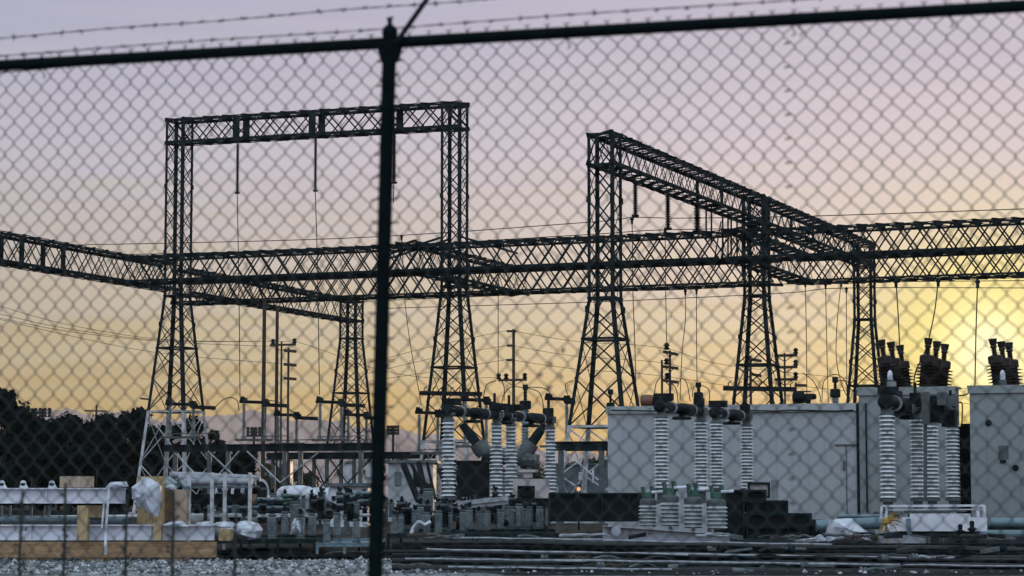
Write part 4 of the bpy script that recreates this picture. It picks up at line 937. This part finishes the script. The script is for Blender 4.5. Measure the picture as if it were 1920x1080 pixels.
# ---------------------------------------------------------------- spare insulators standing in rows
def spare_proto(m, name):
    t = thing(name, (0,0,0), 'x', 'insulator')
    q = MB(); q.lathe(ins_profile(10, .56, .125, .085, .04), (0,0,0), Z, 16); q.build('sheds', m, t, smooth=True)
    q = MB(); q.lathe([(.12, 0), (.12, .03), (.09, .05)], (0,0,0), Z, 14); q.build('base_flange', 'cap', t, smooth=True); q = MB(); q.lathe([(.095, .60), (.11, .62), (.11, .66), (.05, .68)], (0,0,0), Z, 14); q.build('top_flange', 'cap', t, smooth=True)
    q = MB(); q.lathe([(.05, .68), (.06, .74), (.03, .80)], (0,0,0), Z, 8); q.box((.02, 0, .76), .12, .08, .09); q.box((-.05, 0, .80), .05, .05, .08); q.build('terminal_clamp', 'dark', t)
    return t
rows = [(457, 1013, 61.5), (510, 1013, 61.5), (563, 1013, 61.5), (613, 1017, 60), (668, 1017, 60), (534, 1002, 64), (584, 1003, 64), (632, 1006, 63.5), (586, 1004, 66), (650, 1004, 66.5),
        (739, 1003, 62), (752, 1000, 64), (778, 998, 65), (800, 1001, 64), (822, 1000, 63), (842, 996, 66), (868, 996, 65), (880, 992, 63.5), (897, 995, 66), (914, 994, 63.5), (938, 992, 65), (958, 990, 67), (974, 988, 63), (993, 988, 63.2), (1012, 990, 66), (1028, 986, 65)]
pA = spare_proto('porcd', 'spare_insulator'); used = False
for i, (px, py, D) in enumerate(rows):
    b = at(px, py, D); b.z = max(.3, b.z)
    where = ('left of the fence post' if px < 700 else 'right of the fence post')
    sub = [r for r in rows if (r[0] < 700) == (px < 700)]; k = sorted(sub).index((px, py, D))
    lb = 'upright spare insulator %s, number %s from the left in front row' % (where, ['one','two','three','four','five','six','seven','eight','nine','ten','eleven','twelve','thirteen','fourteen','fifteen','sixteen'][k])
    sc = random.uniform(.86, 1.06) * (.9 if px > 700 else 1)
    if not used: o = pA; used = True
    else: o = dup(pA, b, random.uniform(0, 6))
    o.location = b; o.scale = (sc, sc, sc); o['label'] = lb; o['group'] = 'small spare insulators in rows'
# crowd of older insulators packed behind the front rows
pB = spare_proto('dark', 'old_insulator'); rnd = random.Random(21); n_ = 0
for band, (ya, yb, Da, Db, xs) in enumerate([(968, 985, 66, 72, range(372, 700, 13)), (948, 966, 72, 80, range(380, 700, 17)), (978, 1000, 65, 70, range(742, 1032, 11)), (955, 975, 70, 76, range(735, 1030, 14))]):
    for px in xs:
        px += rnd.uniform(-5, 5); py = rnd.uniform(ya, yb); D = rnd.uniform(Da, Db); b = at(px, py, D); b.z = max(.05, b.z); sc = rnd.uniform(.65, 1.25)
        o = pB if n_ == 0 else dup(pB if rnd.random() < .7 else pA, b, rnd.uniform(0, 6)); n_ += 1
        o.location = b; o.scale = (sc*rnd.uniform(.8, 1.5), sc, sc*rnd.uniform(.7, 1.0)); o['group'] = 'old insulators packed behind the front rows'; o['label'] = 'old dark insulator packed in the crowd behind the front rows of spare insulators'
        if rnd.random() < .12: o.rotation_euler = (1.45, 0, rnd.uniform(-.6, .6)); o.location.z += .12
def rack(x0, x1, y0, y1, D, d, label, m='mid', name='storage_pallet', n=3):
    a, b = at(x0, y0, D), at(x1, y1, D); zb = max(b.z, .0); t = thing(name, V(((a.x+b.x)/2, D, zb)), label, 'pallet', 'steel pallets and racks'); m_ = MB(); w = b.x-a.x; xm = (a.x+b.x)/2
    m_.box(V((xm, D+.03, a.z-.04)), w, .06, .08); m_.box(V((xm, D+d, a.z-.04)), w, .06, .08); m_.box(V((xm, D+d/2, a.z-.10)), w, d, .03); m_.box(V((xm, D+.03, zb+.04)), w, .06, .08); m_.box(V((xm, D+d/2, zb+.02)), w, d, .03)
    m_.build('deck', m, t)
    for i in range(n+1):
        for yy in (.03, d): m_ = MB(); m_.box(V((a.x+.04+(w-.08)*i/n, D+yy, (a.z+zb)/2)), .07, .07, a.z-zb-.1); m_.build('upright', m, t)
rack(380, 592, 1011, 1040, 60.8, 6.5, 'long low steel rack under the first row of small insulators', 'steel')
rack(592, 700, 1017, 1054, 58.5, 5.5, 'pale-edged steel crate left of the foot of the fence post', 'teal', n=2)
rack(725, 1050, 1000, 1040, 61, 7, 'long low rack under the small insulators right of the fence post', 'steel', n=6)
rack(420, 700, 1042, 1056, 57, 1.5, 'dark low skid on the gravel right of the left stack', 'dark', n=4)
m_ = MB(); m_.tube([at(-80, 972, 69), at(400, 966, 69), at(700, 966, 69)], .05, 8); m_.box(at(470, 967, 68), 4.6, .3, .08); m_.box(at(420, 975, 68.4), 3, .2, .28)
solo('pale_rail', m_, 'pale', at(450, 968, 68), 'long pale rail behind the small insulators left of the fence post', 'rail')
# dark coiled ribbed gear behind
for i, (px, py, w) in enumerate([(488, 962, .75), (513, 962, .5), (440, 962, .6), (690, 950, .8), (655, 957, .7), (545, 955, .5)]):
    D = 70+i*.5; b = at(px, py, D); t = thing('cable_coil', b, ['dark coil stack near the centre of the left clutter', 'smaller dark coil stack to its right', 'dark coil stack behind the pipe rack', 'coil heap beside the fence post', 'coil heap left of the fence post heap', 'greenish coil behind the spare insulators'][i], 'coil', 'coils of dark cable')
    for k in range(4):
        m_ = MB(); R_ = w/2; cz = b + Z*(.06+k*.12)
        m_.tube([cz + V((R_*math.cos(a*.3307), R_*math.sin(a*.3307), .01*math.sin(a))) for a in range(20)], .055, 8, caps=False); m_.build('ring', 'green' if i == 5 else 'teal' if k % 2 else 'dark', t, smooth=True)
# pale sloped girder
m_ = MB(); p, q = at(858, 944, 66), at(953, 934, 66); m_.bar(p, q, .2, .13); m_.bar(p-Z*.12, q-Z*.12, .05, .1)
solo('pale_girder', m_, 'pipeg', (p+q)/2, 'pale sloping girder lying in front of the left ribbed columns', 'girder')
m_ = MB(); m_.tube([at(786, 978, 60), at(797, 984, 60), at(808, 978, 60)], .05, 10); m_.tube([at(785, 978, 60), at(775, 990, 60.2), at(771, 1000, 60.2)], .05, 10)
solo('curved_white_pipe', m_, 'white', at(797, 984, 60), 'small curved white pipe among the clutter right of the fence post', 'pipe', smooth=True)
for i, (x0, y0, x1, y1) in enumerate([(756, 870, 785, 940), (785, 868, 800, 935), (825, 880, 850, 940)]):
    m_ = MB(); p, q = at(x0, y0, 80+i), at(x1, y1, 79+i); m_.bar(p, q, .16, .16); m_.bar(p+V((.3, 0, 0)), q+V((.3, 0, 0)), .08, .1)
    solo('leaning_strut', m_, 'dark', q, ['leaning dark strut nearest the fence post', 'second leaning dark strut right of the fence post', 'dark strut crossing the leftmost ribbed column'][i], 'strut', 'leaning dark struts')

# ---------------------------------------------------------------- right side clutter
def crate(x0, y0, x1, y1, D, d, label, m='dark', ribs=(), name='steel_crate'):
    a, b = at(x0, y0, D), at(x1, y1, D); t = thing(name, V(((a.x+b.x)/2, D, b.z)), label, 'crate', 'dark steel crates'); w = b.x-a.x; h = a.z-b.z; xm = (a.x+b.x)/2; zm = (a.z+b.z)/2
    m_ = MB(); m_.box(V((xm, D+d/2, zm)), w-.04, d-.1, h-.04); m_.build('body', m, t)
    m_ = MB()
    for zz_ in (a.z-.03, b.z+.03): m_.box(V((xm, D+.0, zz_)), w, .08, .06)
    for xx in (a.x+.03, b.x-.03): m_.box(V((xx, D-.003, zm)), .06, .08, h-.12)
    for r_ in ribs: m_.box(V((a.x+w*r_, D, zm)), .05, .06, h-.12)
    m_.build('frame', 'steel', t); return t
crate(1030, 924, 1228, 978, 62, 3, 'long dark steel crate in front of the foot of the nearest tower', ribs=(.25, .5, .75))
crate(1352, 918, 1397, 1010, 60, 2.5, 'tall dark crate right of the four fat bushings')
crate(1399, 918, 1437, 938, 60.5, 2, 'small dark crate on top of the right crate stack')
crate(1399, 938, 1478, 962, 60.2, 2.2, 'upper dark crate of the stepped stack', ribs=(.5,))
crate(1399, 962, 1522, 987, 60.0, 2.5, 'middle dark crate of the stepped stack', ribs=(.3, .62))
crate(1399, 987, 1512, 1010, 59.8, 2.5, 'bottom dark crate of the stepped stack', ribs=(.35, .7))
crate(1522, 974, 1548, 1008, 61, 1.5, 'narrow dark crate at the right end of the stepped stack')
crate(1402, 904, 1444, 934, 66, .6, 'pale pinkish box behind the stepped stack', 'pinkish', name='pale_box')
m_ = MB(); m_.lathe([(.1, 0), (.1, .62), (.12, .66)], at(1453, 945, 64), Z, 12); solo('grey_post', m_, 'concrete', at(1453, 945, 64), 'short round grey post behind the stepped crates', 'post', smooth=True)
bb = thing('spare_bushing', (0,0,0), 'x', 'bushing')
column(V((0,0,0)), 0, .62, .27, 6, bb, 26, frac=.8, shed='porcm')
q = MB(); q.lathe([(.22, 0), (.235, .06), (.22, .14), (.12, .2)], (0,0,.62), Z, 20); q.build('dome', 'cap', bb, smooth=True)
q = MB(); q.tube([(-.11,0,.78), (-.12,0,1.0), (-.15,0,1.14)], .055, 8); q.tube([(.09,.05,.78), (.13,.05,1.02), (.1,.05,1.16)], .06, 8); q.tube([(-.16,0,.92), (.2,0,.95)], .05, 8); q.box((.0, -.02, .9), .2, .16, .14); q.build('clamp', 'green', bb, smooth=True)
q = MB(); q.tube([(.1,-.06,.98), (.42,-.05,1.0)], .045, 10); q.build('pale_rod', 'white', bb, smooth=True)
for i, (px, py, Dd, s_) in enumerate([(1215, 986, 57.5, 1.0), (1256, 986, 57, 1.12), (1300, 990, 56.5, 1.12), (1345, 992, 56, 1.08)]):
    b = at(px, py, Dd); o = bb if i == 0 else dup(bb, b, random.uniform(-.3, .6))
    o.location = b; o.scale = (s_*.90, s_*.90, s_*.86); o['label'] = ['leftmost fat ribbed bushing with green clamps lying low before the building', 'second fat ribbed bushing with green clamps', 'third fat ribbed bushing with green clamps', 'rightmost fat ribbed bushing beside the tall dark crate'][i]; o['group'] = 'fat spare bushings with green clamps'
m_ = MB()
p, q = at(1130, 986, 55.6), at(1368, 1002, 54.8); d = (q-p).normalized()
m_.prism(p, q, V((0, .2, 0)), Z*.012); m_.prism(p-Z*.16, q-Z*.12, V((0, .012, 0)), Z*.15, 0); m_.prism(p-Z*.32, q-Z*.26, V((0, .2, 0)), Z*.012)
m_.lathe([(.12, 0), (.12, .03), (.08, .035)], at(1155, 996, 55.3), V((0,-1,0)), 16); m_.box(at(1225, 994, 55.3), .3, .1, .16)
solo('pale_channel', m_, 'pipeg', (p+q)/2, 'long pale steel channel with a round hole lying below the four fat bushings', 'steel channel')
crumple([(1553, 1016), (1556, 985), (1562, 975), (1598, 972), (1602, 978), (1640, 1008), (1636, 1016), (1600, 1019)], 55.5, .5, 'white wrapped bracket lying left of the yellow straw knot', 'wrapped_bracket', 'white2', seed=12, bulge=.35)
crumple([(1478, 1013), (1500, 1012), (1528, 1009), (1540, 1002), (1552, 1014), (1520, 1018)], 55.6, .3, 'flat scrap of white plastic left of the wrapped bracket', 'plastic_wrap', 'white2', seed=13, bulge=.05)
m_, c = blk(1655, 1005, 1735, 1019, 54.8, .5); m_.box(c+V((-.35, .2, .14)), .3, .3, .12); solo('pale_blue_block', m_, 'pipeg', c, 'pale blue grey block under the yellow straw knot', 'block')
rnd = random.Random(77); m_ = MB(); c = at(1660, 978, 54.6)
for k in range(46):
    up = k % 3 != 0; a = rnd.uniform(-.5, .9) if up else rnd.uniform(-2.2, -1.2)
    e = c + V((math.cos(a)*rnd.uniform(.2, .45), rnd.uniform(-.12, .12), math.sin(a)*rnd.uniform(.15, .5))); mid_ = c.lerp(e, .5)+Z*rnd.uniform(0, .06)
    m_.tube([c, mid_, e - Z*.03], .013, 5, r2=.006)
m_.lathe([(.03, -.09), (.09, -.04), (.09, .05), (.03, .09)], c, Z, 10)
m_.tube([c, at(1676, 985, 54.6), at(1683, 1000, 54.5), at(1684, 1018, 54.5)], .014, 6)
solo('straw_knot', m_, 'straw', c, 'frayed yellow straw rope knot in front of the white trough', 'rope')
D = 57; t = thing('white_trough', at(1755, 1000, D), 'long white steel trough with a rectangular white frame on it at right', 'trough')
m_ = MB()
a, b = at(1664, 970, D), at(1851, 996, D); m_.box(V(((a.x+b.x)/2, D, (a.z+b.z)/2)), b.x-a.x, .04, a.z-b.z); m_.box(V(((a.x+b.x)/2, D+.4, b.z+.02)), b.x-a.x, .8, .04); m_.box(V(((a.x+b.x)/2, D+.8, (a.z+b.z)/2-.05)), b.x-a.x, .04, a.z-b.z)
a2, b2 = at(1706, 963, D), at(1820, 970, D); m_.box(V(((a2.x+b2.x)/2, D+.01, (a2.z+b2.z)/2)), b2.x-a2.x, .03, a2.z-b2.z); m_.build('trough_side', 'white', t)
m_ = MB()
for yy in (0, .8):
    p1, p2, p3, p4 = [at(*k, D) + V((0, yy, 0)) for k in ((1661, 972), (1663, 949), (1845, 948), (1846, 970))]
    m_.bar(p1, p2, .055); m_.bar(p2, p3, .055, .05); m_.bar(p3, p4, .07)
m_.bar(at(1665, 956, D+.2), at(1840, 955, D+.2), .03); m_.build('frame', 'white', t)
m_ = MB(); m_.bar(at(1703, 972, D-.1), at(1705, 1003, D-.1), .08, .1); m_.build('grey_bracket', 'teal', t)
for i, (x0, y, x1, y1, r, Dd, lb) in enumerate([(1850, 980, 1990, 980, .12, 58.5, 'blue grey pipe leaving the white trough to the right'), (1530, 986, 1660, 980, .15, 59, 'blue grey pipe left of the yellow straw knot'), (1640, 1001, 1990, 1001, .10, 57.8, 'dark blue pipe below the white trough'), (1570, 968, 1660, 968, .05, 60, 'thin dark pipe above the left blue grey pipe')]):
    m_ = MB(); m_.tube([at(x0, y, Dd), at(x1, y1, Dd)], r, 16); solo('blue_grey_pipe', m_, 'teal', at(x0, y, Dd), lb, 'pipe', 'blue grey pipes at right', True)
for i, (px, py, h) in enumerate([(1801, 1018, .42), (1823, 1018, .5)]):
    b = at(px, py, 54.6); m_ = MB(); m_.lathe([(.13, 0), (.13, .06), (.07, .1), (.075, h*.6), (.11, h*.62), (.11, h*.68), (.05, h*.75), (.06, h), (.03, h+.03)], b, Z, 14); m_.box(b+Z*h*.4+V((.08, 0, 0)), .16, .1, .1)
    for k in range(3): m_.box(b+Z*(h*.3+.08*k), .2, .06, .02)
    solo('dark_valve', m_, 'dark', b, ['small', 'larger'][i] + ' dark valve body standing before the white trough', 'valve', 'dark valves', True)
m_ = MB(); a, b = at(1845, 1003, 56), at(1905, 1017, 56)
m_.box((a+b)/2+V((0, .3, .0)), b.x-a.x, .7, .05)
for i in range(9):
    for j in range(3): m_.lathe([(.02, .0), (.02, .05)], V((a.x+(b.x-a.x)*(i+.5)/9, 56+.1+.2*j, (a.z+b.z)/2+.03)), Z, 6)
solo('bolted_plate', m_, 'cap', (a+b)/2, 'dark plate with rows of shiny bolts at lower right', 'plate')

# long black pipes in the front stack
rnd = random.Random(3); k = 0
spec = [(1023, 53, .125), (1018, 52.2, .05), (1041, 51.4, .095), (1036, 50.9, .035), (1054, 50, .06), (1049, 50.4, .04), (1067, 49, .075), (1063, 49.5, .035), (1080, 48, .10), (1092, 47, .10)]
words = ['topmost', 'second', 'third', 'fourth', 'fifth', 'sixth', 'seventh', 'eighth', 'ninth', 'lowest']
for i, (y, Dd, r) in enumerate(spec):
    x0 = 735 + rnd.uniform(-20, 90)*(1 if i % 2 else 0) + (i == 0)*50; tilt = .012 + rnd.uniform(-.004, .004)
    p = at(x0, y-2, Dd+.3); q = at(1990, y-2 + tilt*1250, Dd-.3); dd = q-p
    pts = [p + dd*(j/24) + V((0, 0, -.015*math.sin(j*.9+i))) for j in range(25)]; m_ = MB(); m_.tube(pts, r, 14)
    for j in range(3, 24, 5): m_.lathe([(r*1.12, -.08), (r*1.12, .08)], pts[j], dd, 14)
    solo('black_pipe', m_, 'pipe', p, words[i] + ' long black pipe of the front stack at bottom right', 'pipe', 'long black pipes in the front stack', True)
for i, (x0, y0, x1, y1, Dd, r) in enumerate([(782, 1007, 1130, 1012, 52.9, .022), (990, 1011, 1560, 1021, 52.85, .02), (800, 1030, 1290, 1040, 51.3, .024), (1180, 1037, 1700, 1046, 51.2, .022), (760, 1047, 1100, 1052, 50.1, .02), (1040, 1050, 1580, 1058, 50, .022), (1300, 1054, 1940, 1062, 49.8, .02), (840, 1063, 1260, 1068, 48.9, .02)]):  # pale rods added to stand in for highlights along the pipes
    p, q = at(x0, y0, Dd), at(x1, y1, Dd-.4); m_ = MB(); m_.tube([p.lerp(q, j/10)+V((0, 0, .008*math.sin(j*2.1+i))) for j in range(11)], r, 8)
    solo('pipe_highlight', m_, 'pipeg', p, 'thin pale rod added as a highlight along the black pipes, %s from the top' % words[i], 'rod', 'thin highlight rods added on the pipe stack', True)
rnd = random.Random(91)
for i in range(70):        # scrap heaped among the pipes
    px = rnd.uniform(738, 1915); lay = rnd.choice([(1003, 53.4), (1007, 53.2), (1029, 51.9), (1046, 50.7), (1060, 49.6), (1072, 48.7)]); c = at(px, lay[0]+rnd.uniform(-2, 3), lay[1]); m_ = MB(); k_ = i % 4
    a = rnd.uniform(-.5, .5); d = V((math.cos(a), math.sin(a)*.6, rnd.uniform(-.16, .16)))
    if k_ == 0: m_.bar(c-d*rnd.uniform(.15, .5), c+d*.3, .09, .05)
    elif k_ == 1: m_.lathe([(.02, -.09), (.08, -.07), (.08, -.02), (.05, 0), (.08, .03), (.08, .07), (.02, .09)], c, d, 10)
    elif k_ == 2: m_.tube([c-d*.3, c-d*.1+Z*.05, c+d*.15+Z*.04, c+d*.35-Z*.02], .035, 7, r2=.015)
    else: m_.prism(c-d*.2, c+d*.25, V((0, .09, .02)), Z*.03, 0, V((0, .04, 0)), Z*.05)
    solo('scrap_piece', m_, ['cap', 'mid', 'weed', 'dark', 'steel'][i % 5], c, 'small piece of dark scrap metal heaped among the long black pipes', 'scrap', 'scrap pieces among the black pipes')
t = thing('pipe_cradle', V((gx(1300, 50), 50, 0)), 'dark timber cradle buried in the black pipe stack', 'cradle'); m_ = MB()
for x in (800, 1010, 1240, 1480, 1720, 1900): p = at(x, 1015, 53); m_.prism(V((p.x, 53.2, 0)), V((p.x, 53.2, p.z-.12)), V((.09, 0, 0)), V((0, .09, 0))); pass
m_.build('bearers', 'pole', t)
m_ = MB(); p, q = at(735, 1030, 54), at(1990, 1025, 53.2); m_.box(V(((p.x+q.x)/2, 54.2, .28)), q.x-p.x, .1, .4); m_.build('back_board', 'dark', t)
for i in range(16):        # broken slabs between the pipes
    px = rnd.uniform(745, 1900); py = rnd.choice([1006, 1008, 1045, 1060, 1072]) if i > 5 else 1004; Dd = 52.8 if py < 1020 else 51 - (py-1040)*.06
    c = at(px, py, Dd); m_ = MB(); L_ = rnd.uniform(.4, 1.2); n_ = 8; vs_ = []
    pts = [c + V((L_*(j/n_-.5), rnd.uniform(-.03, .03), rnd.uniform(-.02, .03))) for j in range(n_+1)]
    m_.tube(pts, rnd.uniform(.03, .055), 7, r2=.02)
    solo('loose_rod', m_, ['cap', 'pipeg', 'weed', 'pole'][i % 4], c, '%s loose rod %s, x counted from the left' % (['grey', 'pale', 'dark', 'brown'][i % 4], 'on top of the black pipes' if py < 1020 else 'stuck between the black pipes'), 'rod', 'loose rods on the black pipes')
lr = sorted([o for o in bpy.data.objects if o.name.startswith('loose_rod')], key=lambda o: o.location.x)
ords = ['first', 'second', 'third', 'fourth', 'fifth', 'sixth', 'seventh', 'eighth', 'ninth', 'tenth', 'eleventh', 'twelfth', 'thirteenth', 'fourteenth', 'fifteenth', 'sixteenth']
for i, o in enumerate(lr): o['label'] = o['label'].replace(', x counted from the left', ', %s rod from the left' % ords[i])

# ---------------------------------------------------------------- trees
def tree(px, D, ytop, wpx, label, seed, m='foliage', leaf=.30, dens=1.0, group='dark trees behind the yard', squash=.85, solid=True):
    rnd = random.Random(seed); h = at(px, ytop, D).z; w = wpx*D/FPX; b = V((gx(px, D), D, 0))
    t = thing('tree', b, label, 'tree', group); m_ = MB(); rt = max(.12, h*.022)
    m_.tube([b, b+V((rnd.uniform(-.2, .2), 0, h*.35)), b+V((rnd.uniform(-.4, .4), 0, h*.8))], rt, 8, r2=rt*.3)
    cl = []
    nlobe = int(9 + w*.9)
    for k in range(nlobe):
        a = rnd.uniform(0, 6.28); rr = w*.5*math.sqrt(rnd.random())*.8; z = h*rnd.uniform(.18 if solid else .4, .86)
        sh = 1 - (abs(z/h-.5)*1.0)**2
        c = b + V((math.cos(a)*rr*sh, math.sin(a)*rr*sh*.7, z)); cl.append((c, rnd.uniform(.12, .22)*min(w, h)))
        if k % 2 == 0: m_.tube([b+Z*z*.55, b.lerp(c, .6)+Z*z*.2, c], rt*.35, 5, r2=.03)
    cl.append((b+Z*h*.88, .13*min(w, h)))
    m_.build('trunk', 'bark', t)
    f = MB()
    vs, fs = [], []
    for c, r in cl:
        n = int(300*dens)
        for i in range(n):
            d = V((rnd.gauss(0, 1), rnd.gauss(0, 1), rnd.gauss(0, 1))).normalized(); q = c + V((d.x*1.1, d.y, d.z*squash))*r*(rnd.random()**.45)*(rnd.uniform(1.0, 1.45) if rnd.random() < .22 else 1)
            if q.z > h: q.z = h - rnd.random()*.3
            s_ = leaf*rnd.uniform(.5, 1.2); u_ = V((rnd.gauss(0, 1), rnd.gauss(0, 1), rnd.gauss(0, 1))).normalized(); v_ = u_.cross(d).normalized()
            o = len(vs); vs += [q-u_*s_, q+v_*s_*.5, q+u_*s_, q-v_*s_*.5]; fs.append((o, o+1, o+2, o+3))
    f.v = vs; f.f = fs; f.m = [0]*len(fs); f.build('crown', m, t)
tree(5, 190, 718, 150, 'tallest dark tree at the left frame edge', 1, leaf=.32, dens=1.6)
tree(-60, 200, 735, 150, 'dark tree mostly outside the left frame edge', 2, dens=1.2)
tree(70, 205, 776, 130, 'low dark tree right of the tallest tree', 3, dens=1.4)
tree(130, 200, 770, 150, 'rounded dark tree behind the timber stack', 4, dens=1.4)
tree(195, 205, 768, 150, 'dark tree under the tiny distant pole', 5, dens=1.4)
tree(262, 196, 756, 130, 'dark tree directly left of the far left lattice tower', 6, dens=1.5)
tree(308, 205, 790, 120, 'dark tree seen through the left legs of the far left tower', 7, dens=1.3)
tree(358, 205, 770, 90, 'dark tree seen through the right legs of the far left tower', 8, dens=1.2)
tree(400, 220, 797, 70, 'dark tree just right of the far left tower', 9, dens=1.2)
tree(447, 225, 838, 80, 'low dark tree beneath the left steel platform', 10, dens=1.2)
tree(385, 200, 850, 90, 'low bush behind the pipe rack', 11, dens=1.2)
tree(180, 180, 838, 220, 'wide low dark bush filling under the left trees', 12, dens=1.8)
tree(60, 180, 838, 220, 'wide low dark bush at the left frame edge', 13, dens=1.8)
fl = [(500, 260, 868, 60), (556, 300, 880, 60), (660, 280, 872, 55), (700, 260, 856, 60), (755, 260, 858, 60), (812, 240, 868, 70), (870, 260, 862, 70), (930, 250, 858, 80), (1000, 260, 862, 80), (1075, 250, 866, 80), (1130, 260, 858, 70)]
pl = ['behind the white tanks at left', 'behind the largest white tank', 'below the small distant tower', 'touching the left side of the fence post', 'just right of the fence post', 'under the tower right of the post', 'behind the leftmost ribbed column', 'behind the middle ribbed columns of the left breaker', 'behind the pale junction box', 'left of the foot of the nearest tower', 'at the left edge of the grey building']
for i, (px, D, y, w) in enumerate(fl): tree(px, D, y, w*1.4, 'low olive distant tree ' + pl[i], 20+i, 'foliage2', .35, .5, 'distant olive trees')

tree(300, 180, 845, 200, 'wide dark bush behind the feet of the far left tower', 14, dens=1.8)
tree(420, 190, 850, 170, 'wide dark bush behind the cable reels', 15, dens=1.6)
for i, (px, w) in enumerate([(20, 230), (110, 230), (205, 230), (300, 200)]):
    tree(px, 212, 806 + 3*(i % 2), w, ['broad dark tree filling behind the leftmost trees', 'broad dark tree filling behind the rounded tree', 'broad dark tree filling left of the far left tower', 'broad dark tree filling behind the far left tower'][i], 60+i, dens=2.0, leaf=.4)
for o in bpy.data.objects:
    if 'label' in o.keys():
        n_ = len(o['label'].split())
        if n_ > 16 or n_ < 4: print('LABEL', n_, o.name, o['label'])

# ---------------------------------------------------------------- evening haze
hm = bpy.data.materials.new('evening_haze'); hm.use_nodes = True; t_ = hm.node_tree; t_.nodes.clear()
ho = t_.nodes.new('ShaderNodeOutputMaterial'); hv_ = t_.nodes.new('ShaderNodeVolumePrincipled')
hv_.inputs['Color'].default_value = (.92, .84, .80, 1); hv_.inputs['Density'].default_value = HAZE; hv_.inputs['Anisotropy'].default_value = .2
t_.links.new(hv_.outputs[0], ho.inputs['Volume']); M['haze'] = hm
m_ = MB(); m_.box((0, 1450, 59), 4900, 3600, 120)
hz = m_.build('haze', 'haze'); hz['kind'] = 'stuff'; hz['label'] = 'thin warm evening haze lying over the yard and hills'
